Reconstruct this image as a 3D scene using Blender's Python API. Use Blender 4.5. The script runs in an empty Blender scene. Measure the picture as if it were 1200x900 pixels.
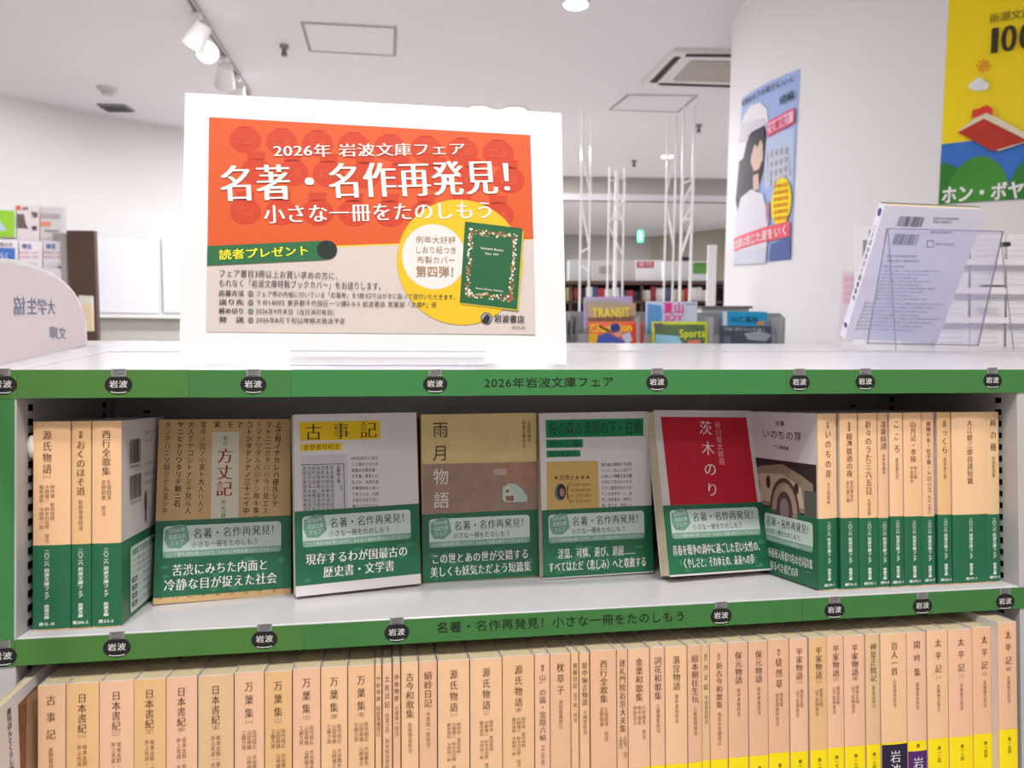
import bpy, math, random
import numpy as np
from mathutils import Matrix, Vector
random.seed(7)
D2R = math.pi / 180
SC = bpy.context.scene
COL = SC.collection

# ------------------------------------------------------------------ camera
CAM = np.array([.249647, -.569937, .218348])          # eye; z = 0 is the upper display shelf, the floor lies at z = -1.18
FPX = 890.0
def cam_axes(yaw, pitch, roll):
    fw = np.array([math.sin(yaw)*math.cos(pitch), math.cos(yaw)*math.cos(pitch), math.sin(pitch)])
    r = np.cross(fw, [0, 0, 1]); r /= np.linalg.norm(r); u = np.cross(r, fw)
    c, s = math.cos(roll), math.sin(roll)
    return c*r+s*u, -s*r+c*u, fw
AXR, AXU, AXF = cam_axes(9.19886166*D2R, -4.36479941*D2R, .52082123*D2R)
cd = bpy.data.cameras.new('camera'); cam = bpy.data.objects.new('camera', cd); COL.objects.link(cam)
cam.matrix_world = Matrix([[AXR[i], AXU[i], -AXF[i], CAM[i]] for i in range(3)] + [[0, 0, 0, 1]])
cd.sensor_width = 36; cd.lens = FPX/1200*36; cd.clip_start = .02; cd.clip_end = 60
cd.dof.use_dof = True; cd.dof.focus_distance = .62; cd.dof.aperture_fstop = 11
SC.camera = cam

# ------------------------------------------------------------------ world, lights, exposure
CEIL, FLOOR = 1.57, -1.18
w = bpy.data.worlds.new('world'); SC.world = w; w.use_nodes = True
w.node_tree.nodes['Background'].inputs[0].default_value = (.9, .93, 1, 1)
w.node_tree.nodes['Background'].inputs[1].default_value = .6
SC.view_settings.view_transform = 'Standard'; SC.view_settings.look = 'None'
SC.view_settings.gamma = 1; SC.view_settings.use_curve_mapping = False
SC.view_settings.exposure = 0.22
SC.cycles.use_denoising = True
SC.cycles.max_bounces = 8; SC.cycles.diffuse_bounces = 5; SC.cycles.glossy_bounces = 3
SC.cycles.transparent_max_bounces = 12; SC.cycles.caustics_reflective = False; SC.cycles.caustics_refractive = False
SC.cycles.sample_clamp_indirect = 6
def area(name, loc, size, power, color=(1, .97, .94), shape='DISK', target=None, spread=180, sy=None):
    l = bpy.data.lights.new(name, 'AREA'); l.shape = shape; l.size = size; l.energy = power; l.color = color
    if sy: l.size_y = sy
    l.spread = spread*D2R
    o = bpy.data.objects.new(name, l); COL.objects.link(o); o.location = loc
    if target: o.rotation_euler = (Vector(target)-Vector(loc)).to_track_quat('-Z', 'Y').to_euler()
    return o
KEY = 12.5
area('downlight_over_shelf', (.33, -.50, CEIL-.02), .13, KEY, (1, .95, .90))
for x in (-.12, .80): area('downlight_over_shelf', (x, -.78, CEIL-.02), .13, 10, (1, .95, .90))
for x in (-2.2, -.5, 1.2, 2.9):
    for y in (-2.3, -.9 if abs(x) > 1.5 else -2.9):
        area('ceiling_downlight', (x, y, CEIL-.02), .18, 4, (1, .97, .94))
for x, y, p in ((-2.9, .6, 14), (-.4, 2.1, 40), (1.3, 5.3, 66), (-.3, 4.2, 24), (4.6, 1.0, 8), (4.4, 5.4, 36), (3.0, 8.0, 36), (1.0, 7.8, 36)):
    area('ceiling_downlight', (x, y, (CEIL if y < 6 else 1.38)-.02), .18, p, (.98, .98, 1))  # unseen lamps added to brighten the ceiling and the far room

# ------------------------------------------------------------------ small maths
F2 = np.array([math.sin(9.2*D2R), math.cos(9.2*D2R), 0.]); R2 = np.array([F2[1], -F2[0], 0.])
UP = np.array([0., 0., 1.])
def ray(px, py): return AXF + AXR*(px-600)/FPX - AXU*(py-450)/FPX
def onz(px, py, z): d = ray(px, py); return CAM + d*(z-CAM[2])/d[2]
def at(px, py, D): d = ray(px, py); return CAM + d*(D/(d@F2))
def onpl(px, py, P, n): d = ray(px, py); return CAM + d*(np.dot(np.asarray(P)-CAM, n)/np.dot(d, n))
def rotm(psi, lean, roll):
    cr, sr = math.cos(roll), math.sin(roll); Ry = np.array([[cr, 0, sr], [0, 1, 0], [-sr, 0, cr]])
    cl, sl = math.cos(lean), math.sin(lean); Rx = np.array([[1, 0, 0], [0, cl, sl], [0, -sl, cl]])
    cy, sy = math.cos(psi), math.sin(psi); Rz = np.array([[cy, -sy, 0], [sy, cy, 0], [0, 0, 1]])
    return Rz@Rx@Ry
def mat4(R, T):
    M = np.eye(4); M[:3, :3] = R; M[:3, 3] = T; return M
LEAN = 5.1*D2R
MCASE = mat4(rotm(0, LEAN, 0), (0, 0, 0))

# ------------------------------------------------------------------ materials
MATS = {}
def s2l(c):
    c = c/255.; return c/12.92 if c <= .04045 else ((c+.055)/1.055)**2.4
def mat(name, rgb, rough=.6, spec=.35, metal=0, noise=0, nscale=8, emit=None, es=1, alpha=1, trans=0, bump=0, bscale=200, coat=0):
    if name in MATS: return MATS[name]
    m = bpy.data.materials.new(name); m.use_nodes = True; MATS[name] = m
    nt = m.node_tree; b = nt.nodes['Principled BSDF']
    col = (s2l(rgb[0]), s2l(rgb[1]), s2l(rgb[2]), 1)
    b.inputs['Base Color'].default_value = col; b.inputs['Roughness'].default_value = rough
    b.inputs['Specular IOR Level'].default_value = spec; b.inputs['Metallic'].default_value = metal
    b.inputs['Alpha'].default_value = alpha; b.inputs['Transmission Weight'].default_value = trans
    b.inputs['Coat Weight'].default_value = coat
    m.diffuse_color = col
    if trans: b.inputs['IOR'].default_value = 1.1
    if emit: b.inputs['Emission Color'].default_value = (s2l(emit[0]), s2l(emit[1]), s2l(emit[2]), 1); b.inputs['Emission Strength'].default_value = es
    if noise or bump:
        tc = nt.nodes.new('ShaderNodeTexCoord'); n = nt.nodes.new('ShaderNodeTexNoise')
        n.inputs['Scale'].default_value = nscale if noise else bscale; n.inputs['Detail'].default_value = 4
        nt.links.new(tc.outputs['Object'], n.inputs['Vector'])
        if noise:
            mx = nt.nodes.new('ShaderNodeMix'); mx.data_type = 'RGBA'; mx.blend_type = 'MULTIPLY'; mx.inputs[0].default_value = 1
            rp = nt.nodes.new('ShaderNodeMapRange'); rp.inputs[1].default_value = .3; rp.inputs[2].default_value = .7
            rp.inputs[3].default_value = 1-noise; rp.inputs[4].default_value = 1+noise*.5
            nt.links.new(n.outputs['Fac'], rp.inputs[0]); nt.links.new(rp.outputs[0], mx.inputs[7])
            mx.inputs[6].default_value = col; nt.links.new(mx.outputs[2], b.inputs['Base Color'])
        if bump:
            n2 = nt.nodes.new('ShaderNodeTexNoise'); n2.inputs['Scale'].default_value = bscale; nt.links.new(tc.outputs['Object'], n2.inputs['Vector'])
            bp = nt.nodes.new('ShaderNodeBump'); bp.inputs['Strength'].default_value = bump; bp.inputs['Distance'].default_value = .001
            nt.links.new(n2.outputs['Fac'], bp.inputs['Height']); nt.links.new(bp.outputs[0], b.inputs['Normal'])
    return m
def C(r, g, b, rough=.6, **k): return mat('print_%d_%d_%d_%d' % (r, g, b, rough*100), (r, g, b), rough, **k)

# ------------------------------------------------------------------ mesh builder
class MB:
    def __init__(s): s.v = []; s.f = []; s.m = []; s.mats = []; s.smooth = []
    def mi(s, m):
        if m not in s.mats: s.mats.append(m)
        return s.mats.index(m)
    def add(s, vs, fs, m, smooth=False):
        k = len(s.v); i = s.mi(m)
        s.v += [tuple(map(float, v)) for v in vs]
        for f in fs: s.f.append(tuple(k+a for a in f)); s.m.append(i); s.smooth.append(smooth)
    def box(s, a, b, m, bev=0):
        x0, y0, z0 = a; x1, y1, z1 = b
        if bev <= 0:
            vs = [(x0, y0, z0), (x1, y0, z0), (x1, y1, z0), (x0, y1, z0), (x0, y0, z1), (x1, y0, z1), (x1, y1, z1), (x0, y1, z1)]
            s.add(vs, [(0, 3, 2, 1), (4, 5, 6, 7), (0, 1, 5, 4), (1, 2, 6, 5), (2, 3, 7, 6), (3, 0, 4, 7)], m)
        else:
            e = min(bev, (x1-x0)*.45, (y1-y0)*.45, (z1-z0)*.45)
            ring = lambda i, z: [(x0+i, y0+e, z), (x0+e, y0+i, z), (x1-e, y0+i, z), (x1-i, y0+e, z), (x1-i, y1-e, z), (x1-e, y1-i, z), (x0+e, y1-i, z), (x0+i, y1-e, z)]
            vs = ring(e, z0) + ring(0, z0+e) + ring(0, z1-e) + ring(e, z1)
            fs = [tuple(range(7, -1, -1)), tuple(range(24, 32))]
            for k in range(3):
                for j in range(8):
                    q = (j+1) % 8; fs.append((k*8+j, k*8+q, k*8+8+q, k*8+8+j))
            s.add(vs, fs, m)
    def quad(s, p, m): s.add(p, [tuple(range(len(p)))], m)
    def slab(s, pts, ex, m):   # polygon extruded by vector ex
        n = len(pts); ex = np.asarray(ex)
        vs = [np.asarray(p) for p in pts] + [np.asarray(p)+ex for p in pts]
        fs = [tuple(range(n)), tuple(range(2*n-1, n-1, -1))] + [(i, n+i, n+(i+1) % n, (i+1) % n) for i in range(n)]
        s.add(vs, fs, m)
    def tube(s, a, b, r, m, n=8):
        a = np.asarray(a, float); b = np.asarray(b, float); d = b-a; L = np.linalg.norm(d); d /= L
        h = np.array([0, 0, 1.]) if abs(d[2]) < .9 else np.array([1., 0, 0]); u = np.cross(d, h); u /= np.linalg.norm(u); v = np.cross(d, u)
        r0, r1 = (r, r) if not isinstance(r, tuple) else r
        vs = [a+(u*math.cos(t)+v*math.sin(t))*r0 for t in np.arange(n)*2*math.pi/n] + [b+(u*math.cos(t)+v*math.sin(t))*r1 for t in np.arange(n)*2*math.pi/n]
        s.add(vs, [(i, (i+1) % n, n+(i+1) % n, n+i) for i in range(n)], m, True)
        s.add(vs[:n], [tuple(range(n-1, -1, -1))], m); s.add(vs[n:], [tuple(range(n))], m)
    def tri_fix(s): pass

def _link(o, parent):
    COL.objects.link(o)
    if parent is not None: o.parent = parent
    return o
def build(name, mb, parent=None, M=None, world=False):
    """mesh object; verts local to parent (or world coordinates, converted, if world=True)"""
    me = bpy.data.meshes.new(name)
    V = np.array(mb.v, float).reshape(-1, 3)
    o = bpy.data.objects.new(name, me)
    if world and parent is not None:
        Mi = np.linalg.inv(np.array(parent['_M']).reshape(4, 4)); V = V@Mi[:3, :3].T + Mi[:3, 3]
    elif parent is None:
        if M is None:
            lo, hi = V.min(0), V.max(0); T = np.array([(lo[0]+hi[0])/2, (lo[1]+hi[1])/2, lo[2]]); V = V-T; o.location = T
        else: o.matrix_world = Matrix(M.tolist())
    me.from_pydata(V.tolist(), [], mb.f)
    for m in mb.mats: me.materials.append(m)
    me.polygons.foreach_set('material_index', mb.m); me.polygons.foreach_set('use_smooth', mb.smooth)
    me.update()
    return _link(o, parent)
def tag(o, label, cat, group=None):
    o['label'] = label; o['category'] = cat
    if group: o['group'] = group
    return o
def thing(name, label, cat, M=None, loc=None, group=None):
    o = bpy.data.objects.new(name, None); COL.objects.link(o); o.empty_display_size = .02
    if M is None: M = mat4(np.eye(3), loc)
    o.matrix_world = Matrix(np.asarray(M).tolist()); o['_M'] = [float(x) for x in np.asarray(M).ravel()]
    return tag(o, label, cat, group)
def struct(name, mb, M=None, parent=None, world=False):
    o = build(name, mb, parent, M, world)
    if parent is None: o['kind'] = 'structure'
    return o

# ------------------------------------------------------------------ glyphs
_tc = bpy.data.curves.new('glyph_source', 'FONT'); _to = bpy.data.objects.new('glyph_source', _tc); COL.objects.link(_to)
_G = {}; _STEP = {}
ROT = set('（）ー〈〉…—')
def glyph(ch, st='r'):
    k = (ch, st)
    if k in _G: return _G[k]
    off = {'r': 0, 'b': 0, 'h': 0, 'm': -.012, 'M': -.010, 'H': -.014, 'l': -.008}[st]
    _tc.body = ch; _tc.offset = off; _tc.resolution_u = 3
    dg = bpy.context.evaluated_depsgraph_get(); dg.update(); e = _to.evaluated_get(dg); me = e.to_mesh()
    V = np.array([tuple(v.co)[:2] for v in me.vertices], float).reshape(-1, 2); Fs = [tuple(p.vertices) for p in me.polygons]
    e.to_mesh_clear()
    wd = 1.0
    if ord(ch) < 128: wd = (V[:, 0].max()+.07) if len(V) else .3
    sh = {'m': ((-.015, 0), (.015, 0)), 'M': ((-.028, 0), (0, 0), (.028, 0)), 'H': ((-.042, .004), (-.014, -.004), (.014, .004), (.042, -.004)),
          'b': ((-.016, -.010), (.016, .010), (-.016, .010), (.016, -.010)), 'h': ((-.03, -.02), (.03, .02), (-.03, .02), (.03, -.02), (0, 0))}.get(st)
    if sh and len(V):
        n = len(V); F0 = Fs; V0 = V; V = np.vstack([V0+np.array(d) for d in sh]); Fs = [tuple(a+n*i for a in f) for i in range(len(sh)) for f in F0]
        _STEP[k] = n
    _G[k] = (V, Fs, wd); return _G[k]

# ------------------------------------------------------------------ faces to print on
class Face:
    """flat (or cylindrical) printable surface: local coords (u, v), normal offset h"""
    def __init__(s, o, eu, ev, M=None, cyl=None):
        s.o = np.asarray(o, float); s.eu = np.asarray(eu, float)/np.linalg.norm(eu); s.ev = np.asarray(ev, float)/np.linalg.norm(ev)
        s.M = np.eye(4) if M is None else M; s.n = np.cross(s.eu, s.ev); s.cyl = cyl
        s.R = s.M[:3, :3]; s.W0 = s.R@s.o+s.M[:3, 3]; s.wu = s.R@s.eu; s.wv = s.R@s.ev; s.wn = s.R@s.n
    def uv(s, px, py):
        if s.cyl:
            c, rad = s.cyl; d = ray(px, py); a = d[0]**2+d[1]**2; q = CAM[:2]-c[:2]; b = 2*(q@d[:2]); cc = q@q-rad*rad
            t = (-b-math.sqrt(max(b*b-4*a*cc, 0)))/(2*a); P = CAM+d*t; return np.array([(math.atan2(P[1]-c[1], P[0]-c[0]) % (2*math.pi))*rad, P[2]])
        P = onpl(px, py, s.W0, s.wn)-s.W0; return np.array([P@s.wu, P@s.wv])
    def p3(s, u, v, h=0):
        if s.cyl:
            c, rad = s.cyl; t = u/rad; return np.array([c[0]+(rad+h)*math.cos(t), c[1]+(rad+h)*math.sin(t), v])
        return s.o+s.eu*u+s.ev*v+s.n*h
def clip_strips(poly, step):
    us = [p[0] for p in poly]; a, b = min(us), max(us); n = max(1, int((b-a)/step+.999)); out = []
    def cut(P, x, keep):
        R = []
        for i in range(len(P)):
            p, q = P[i], P[(i+1) % len(P)]; ip = (p[0]-x)*keep >= 0; iq = (q[0]-x)*keep >= 0
            if ip: R.append(p)
            if ip != iq: t = (x-p[0])/(q[0]-p[0]); R.append((x, p[1]+t*(q[1]-p[1])))
        return R
    for i in range(n):
        P = cut(cut(poly, a+(b-a)*i/n, 1), a+(b-a)*(i+1)/n, -1)
        if len(P) > 2: out.append(P)
    return out
class Print:
    def __init__(s, face, dh=.00012, h0=.00012): s.F = face; s.mb = MB(); s.h = h0; s.dh = dh
    def up(s): s.h += s.dh
    def poly(s, pts, m, uvs=False, h=None):
        P = [tuple(p) if uvs else tuple(s.F.uv(*p)) for p in pts]
        A = sum(P[i][0]*P[(i+1) % len(P)][1]-P[(i+1) % len(P)][0]*P[i][1] for i in range(len(P)))
        if A < 0: P = P[::-1]
        h = s.h if h is None else h
        for Q in (clip_strips(P, .03) if s.F.cyl else [P]): s.mb.add([s.F.p3(a, b, h) for a, b in Q], [tuple(range(len(Q)))], m)
    def rect(s, u0, v0, u1, v1, m): s.poly([(u0, v0), (u1, v0), (u1, v1), (u0, v1)], m, True)
    def ell(s, cu, cv, ru, rv, m, uvs=True, n=20, ang=0, a0=0, a1=360):
        if not uvs:
            c = s.F.uv(cu, cv); e = s.F.uv(cu+ru, cv); g = s.F.uv(cu, cv-rv); cu, cv = c; ru = abs(e[0]-c[0]); rv = abs(g[1]-c[1])
        P = [(cu+ru*math.cos(math.radians(t)), cv+rv*math.sin(math.radians(t))) for t in np.linspace(a0, a1, n+1)[:(n if a1-a0 >= 360 else n+1)]]
        s.poly(P, m, True)
    def rrect(s, u0, v0, u1, v1, r, m, corners=(1, 1, 1, 1)):
        P = []
        for (cx, cy, a), k in zip(((u1-r, v1-r, 0), (u0+r, v1-r, 90), (u0+r, v0+r, 180), (u1-r, v0+r, 270)), corners):
            if k: P += [(cx+r*math.cos(math.radians(a+t)), cy+r*math.sin(math.radians(a+t))) for t in (0, 30, 60, 90)]
            else: P.append((u1 if a in (0, 270) else u0, v1 if a in (0, 90) else v0))
        s.poly(P, m, True)
    def _put(s, ch, st, org, eu, ev, sx, sy, m):
        V, Fs, wd = glyph(ch, st)
        if not len(V): return
        n = _STEP.get((ch, st), 1 << 30); e = s.dh*.14
        s.mb.add([s.F.p3(*(org+eu*(a*sx)+ev*(b*sy)), s.h+e*(i//n)) for i, (a, b) in enumerate(V)], Fs, m)
    def line(s, txt, p0, p1, size, m, st='r', uvs=False):
        """horizontal text: p0, p1 = left and right ends of the centre line, stretched between them"""
        if not uvs:
            a, b = s.F.uv(*p0), s.F.uv(*p1); mx, my = (p0[0]+p1[0])/2, (p0[1]+p1[1])/2
            size = np.linalg.norm(s.F.uv(mx, my-size/2)-s.F.uv(mx, my+size/2))
        else: a, b = np.array(p0), np.array(p1)
        L = np.linalg.norm(b-a); eu = (b-a)/L; ev = np.array([-eu[1], eu[0]])
        tot = sum(glyph(c, st)[2] if c != ' ' else .35 for c in txt); k = L/tot; x = 0
        for c in txt:
            if c == ' ': x += .35; continue
            low = .38 if ord(c) > 128 else .345
            s._put(c, st, a+eu*(x*k)-ev*(low*size), eu, ev, k*(.98 if ord(c) > 128 else 1), size, m); x += glyph(c, st)[2]
    def col(s, txt, p0, p1, width, m, st='r', uvs=False, pitch=None):
        """vertical text from the top end p0 to the bottom end p1"""
        if not uvs:
            a, b = s.F.uv(*p0), s.F.uv(*p1); width = np.linalg.norm(s.F.uv(p0[0]-width/2, p0[1])-s.F.uv(p0[0]+width/2, p0[1]))
        else: a, b = np.array(p0), np.array(p1)
        L = np.linalg.norm(b-a); ed = (b-a)/L; er = np.array([-ed[1], ed[0]])
        if er[0] < 0: er = -er
        n = len(txt); k = L/n if pitch is None else pitch; hh = min(k*.98, width*1.15)
        for i, c in enumerate(txt):
            if c in ' 　': continue
            cen = a+ed*(k*(i+.5))
            if c in ROT or (ord(c) < 128): s._put(c, st, cen-er*(.5*0)+(-er*0)+(-ed*.5*hh)*1+er*(-.38*-1*0)-er*(.38*width)*1, ed, er, hh, width, m) if c in ROT else s._put(c, st, cen-er*(glyph(c, st)[2]/2*width*.8)+ed*(.345*hh), er, -ed, width*.8, hh, m)
            else: s._put(c, st, cen-er*(.5*width)+ed*(.38*hh), er, -ed, width, hh, m)
    def done(s, name, parent, world=False): return build(name, s.mb, parent, world=world)

# ------------------------------------------------------------------ common materials
M_WALL = mat('painted_wall', (232, 230, 230), .8, .2, noise=.015, nscale=3)
M_WALLG = mat('painted_grey_wall', (176, 174, 170), .8, .2, noise=.02, nscale=3)
M_CEIL = mat('ceiling_board', (228, 225, 231), .9, .1, noise=.02, nscale=40, bump=.25, bscale=120)
M_FLOOR = mat('vinyl_floor', (220, 214, 206), .5, .3, noise=.04, nscale=2)
M_COLM = mat('column_paint', (236, 233, 236), .6, .3, noise=.01, nscale=3)
M_SHELFW = mat('white_laminate', (200, 200, 206), .22, .5, noise=.01, nscale=20)
M_STEEL = mat('painted_steel_light_grey', (186, 184, 184), .4, .4, noise=.02, nscale=30)
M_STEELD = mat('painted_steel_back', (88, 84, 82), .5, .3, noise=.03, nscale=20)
M_SLOT = mat('slot_black', (14, 13, 13), .9, .1)
M_BANDG = mat('green_band_paper', (72, 122, 56), .55, .35, noise=.03, nscale=25)
M_BANDG2 = mat('green_band_paper_cool', (58, 126, 68), .55, .35, noise=.03, nscale=25)
M_BANDG3 = mat('green_band_paper_mid', (62, 120, 62), .55, .35, noise=.03, nscale=25)
M_INK = mat('black_ink', (28, 26, 26), .5, .3)
M_EMB = mat('emblem_black', (30, 29, 32), .5, .3)
M_EMBG = mat('emblem_grey_pattern', (150, 150, 152), .6, .3, noise=.45, nscale=1600)
M_WHITEINK = mat('white_ink', (236, 238, 234), .5, .3)
M_OBI = mat('green_obi_paper', (32, 104, 70), .38, .45, noise=.06, nscale=60)
M_OBIL = mat('obi_pale_panel', (196, 215, 205), .45, .4)
M_OBIM = mat('obi_mid_strip', (128, 168, 150), .45, .4)
M_OBIH = mat('obi_badge', (112, 158, 138), .45, .4)
M_OBIP = mat('obi_floral_tint', (58, 128, 94), .45, .4)
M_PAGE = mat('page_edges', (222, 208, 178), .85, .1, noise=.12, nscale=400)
M_PAGET = mat('darker_page_edges', (186, 174, 142), .85, .1, noise=.12, nscale=300)  # darker page colour for the lower-shelf books
M_COVERW = mat('cover_white', (214, 210, 211), .3, .5)
M_SPINE = [mat('spine_beige_%d' % i, c, .42, .4, noise=.02, nscale=80) for i, c in enumerate(
    [(238, 194, 150), (240, 198, 156), (232, 188, 136), (238, 193, 160), (234, 188, 152), (230, 184, 152), (226, 192, 148), (238, 192, 160), (228, 188, 150)])]
M_BROWNINK = mat('brown_ink', (92, 62, 48), .5, .3)
M_LBROWNINK = mat('light_brown_ink', (140, 100, 78), .5, .3)
M_YEL = mat('yellow_label', (250, 226, 10), .45, .4)
M_CLEAR = mat('clear_acrylic', (250, 250, 255), .03, .5, alpha=.12)
M_CLEARB = mat('blue_tinged_acrylic', (176, 176, 222), .05, .5, alpha=.15)
M_CLEARE = mat('acrylic_edge', (140, 142, 165), .1, .5, alpha=.6)
M_PAPER = mat('white_paper', (226, 226, 230), .5, .4)
M_CREAM = mat('print_cream', (204, 193, 188), .5, .4, noise=.04, nscale=30)
M_DARKWOOD = mat('dark_brown_board', (84, 64, 56), .45, .4, noise=.15, nscale=15)
M_METALG = mat('grey_rack_metal', (158, 160, 164), .4, .4)

# ================================================================== SETTING
exec_parts = []
def wallbox(P, Q, z0, z1, th, m, side=1):
    """vertical wall slab between plan points P and Q"""
    P = np.array([P[0], P[1], 0.]); Q = np.array([Q[0], Q[1], 0.]); d = (Q-P)/np.linalg.norm(Q-P); n = np.array([d[1], -d[0], 0])*side*th
    mb = MB(); mb.slab([P+UP*z0, Q+UP*z0, Q+UP*z1, P+UP*z1], n, m); return mb
mb = MB(); mb.box((-6, -4.2, FLOOR-.1), (9, 13, FLOOR), M_FLOOR); struct('floor', mb)
# left wall runs obliquely away; its ceiling line was measured
WL0 = onz(0, 112, CEIL)[:2]; WL1 = onz(213, 152, CEIL)[:2]; WD = (WL1-WL0)/np.linalg.norm(WL1-WL0)
WLa = WL0-WD*4.2; WLb = WL0+WD*(4.0)
struct('wall_left', wallbox(WLa, WLb, FLOOR, CEIL, -.12, M_WALL))
SB0 = at(560, 300, 6.95); SB1 = at(840, 300, 7.03); SBd = (SB1-SB0)[:2]/np.linalg.norm((SB1-SB0)[:2])
s0 = SB0[:2]-SBd*2.6; s1 = SB1[:2]+SBd*4.5
# main ceiling polygon, front part, up to the drop
mb = MB(); mb.slab([(-6, -4.2, CEIL), (9, -4.2, CEIL), (s1[0], s1[1], CEIL), (s0[0], s0[1], CEIL), (-6, 5.5, CEIL)], (0, 0, .1), M_CEIL); struct('ceiling', mb)
LOWC = 1.36
struct('wall_beam', wallbox(s0, s1, LOWC, CEIL+.08, -.06, M_WALLG))
FB = F2[:2]
mb = MB(); mb.slab([(s0[0], s0[1], LOWC), (s1[0], s1[1], LOWC), (s1[0]+FB[0]*4, s1[1]+FB[1]*4, LOWC), (s0[0]+FB[0]*4, s0[1]+FB[1]*4, LOWC)], (0, 0, .06), M_CEIL); struct('ceiling_low', mb)
b0 = at(500, 300, 9.4)[:2]; b1 = at(764, 300, 9.7)[:2]; b2 = at(900, 300, 8.4)[:2]
struct('wall_back', wallbox(b0, b1, FLOOR, LOWC+.05, -.1, M_WALLG))
struct('wall_back_right', wallbox(b1, b2, FLOOR, LOWC+.05, -.1, mat('painted_tan_wall', (168, 160, 148), .8, .2)))
struct('wall_front', wallbox((-6, -4.2), (9, -4.2), FLOOR, CEIL, .1, M_WALL))
struct('wall_side', wallbox((-5.6, -4.2), (-5.6, 3.2), FLOOR, CEIL, -.1, M_WALL))
struct('wall_right', wallbox((6.5, -4.2), (6.5, 9), FLOOR, CEIL, .1, M_WALL))
# dark doorway leaf in the far wall
mb = MB(); a = at(797, 300, 8.3); b = at(811, 300, 8.3); mb.slab([(a[0], a[1], FLOOR), (b[0], b[1], FLOOR), (b[0], b[1], .98), (a[0], a[1], .98)], (F2*.05), C(44, 44, 48)); struct('door_1', mb)

# cylindrical column
CC = CAM+(R2*1.553+F2*2.543)*1.3; CR = .82*1.3
mb = MB(); n = 160
vs = [(CC[0]+CR*math.cos(t), CC[1]+CR*math.sin(t), z) for z in (FLOOR, CEIL) for t in np.arange(n)*2*math.pi/n]
mb.add(vs, [(i, (i+1) % n, n+(i+1) % n, n+i) for i in range(n)], M_COLM, True); struct('wall_column', mb)
CYL = Face((0, 0, 0), (1, 0, 0), (0, 0, 1), cyl=(CC, CR))

# ceiling fittings ------------------------------------------------
def ceil_pt(px, py): return onz(px, py, CEIL)
def hatch(corners, label):
    P = [ceil_pt(*c) for c in corners]; c = sum(P)/4; t = thing('ceiling_hatch', label, 'access hatch', loc=c, group=None)
    mb = MB(); mb.slab([p-UP*.004 for p in P], (0, 0, .004), M_CEIL); build('panel', mb, t, world=True)
    mb = MB()
    for i in range(4):
        p, q = P[i], P[(i+1) % 4]; ex = (c-p)/np.linalg.norm(c-p)*.018; ey = (c-q)/np.linalg.norm(c-q)*.018
        mb.slab([p-UP*.0045, q-UP*.0045, q+ey-UP*.0045, p+ex-UP*.0045], (0, 0, -.0015), C(150, 148, 150))
    build('frame', mb, t, world=True)
hatch([(352, 25), (465, 31), (464, 65), (362, 59)], 'square access hatch flush in the ceiling above the A4 fair sign')
hatch([(735, 110), (818, 111), (795, 131), (713, 128)], 'ceiling access hatch beyond the air conditioner, above the white truss stands')
# air-conditioning cassette
P = [ceil_pt(752, 95), ceil_pt(905, 100), ceil_pt(930, 57), ceil_pt(790, 56)]
c = sum(P)/4; t = thing('ceiling_air_conditioner', 'white ceiling cassette air conditioner with beige grille, partly behind the column', 'air conditioner', loc=c)
mb = MB(); mb.slab([p-UP*.02 for p in P], (0, 0, .02), mat('ac_white', (225, 224, 222), .5)); build('housing', mb, t, world=True)
k = lambda a, b: P[0]*(1-a)*(1-b)+P[1]*a*(1-b)+P[2]*a*b+P[3]*(1-a)*b
mb = MB()
for j in range(8): mb.slab([k(.2, .2+j*.075)-UP*.022, k(.8, .2+j*.075)-UP*.022, k(.8, .2+j*.075+.05)-UP*.022, k(.2, .2+j*.075+.05)-UP*.022], (0, 0, -.006), C(190, 182, 176))
o = build('grille', mb, t, world=True); o['kind'] = 'stuff'
for (a, b, c2, d) in (((.04, .12), (.09, .12), (.09, .88), (.04, .88)), ((.12, .91), (.88, .91), (.88, .96), (.12, .96)), ((.12, .04), (.88, .04), (.88, .08), (.12, .08))):
    mb = MB(); mb.slab([k(*q)-UP*.022 for q in (a, b, c2, d)], (0, 0, -.005), C(60, 56, 54)); build('air_slot', mb, t, world=True)
# air vent on the left
P = [ceil_pt(113, 121), ceil_pt(146, 122), ceil_pt(158, 129), ceil_pt(126, 129)]
t = thing('ceiling_vent', 'small dark louvred vent in the ceiling by the left wall', 'vent', loc=sum(P)/4)
mb = MB(); mb.slab([p-UP*.012 for p in P], (0, 0, .012), C(150, 148, 148)); build('frame', mb, t, world=True)
k = lambda a, b: P[0]*(1-a)*(1-b)+P[1]*a*(1-b)+P[2]*a*b+P[3]*(1-a)*b
mb = MB()
for j in range(5): mb.slab([k(.06, .08+j*.18)-UP*.013, k(.94, .08+j*.18)-UP*.013, k(.94, .18+j*.18)-UP*.013, k(.06, .18+j*.18)-UP*.013], (0, 0, -.005), C(92, 92, 94))
build('louvres', mb, t, world=True)
# round downlights that show
M_LAMP = mat('lamp_glow', (255, 255, 255), emit=(255, 252, 248), es=6)
def downlight(px, py, r, label, z=CEIL):
    c = onz(px, py, z); t = thing('ceiling_downlight', label, 'downlight', loc=c)
    mb = MB(); mb.tube(c-UP*.012, c, (r*1.15, r*1.2), C(235, 235, 235), 24); build('trim_ring', mb, t, world=True)
    mb = MB(); mb.tube(c-UP*.016, c-UP*.012, r, M_LAMP, 24); build('lens', mb, t, world=True)
downlight(675, 2, .048, 'round lit downlight in the ceiling at the top edge of the view')
downlight(603, 128, .07, 'bright round lamp on the ceiling just above the sign, right one')
downlight(562, 127, .07, 'bright round lamp on the ceiling just above the sign, left one')
area('ceiling_lamp_glow', tuple(onz(590, 121, CEIL)-UP*.06), .3, 6, (1, 1, 1))
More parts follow.
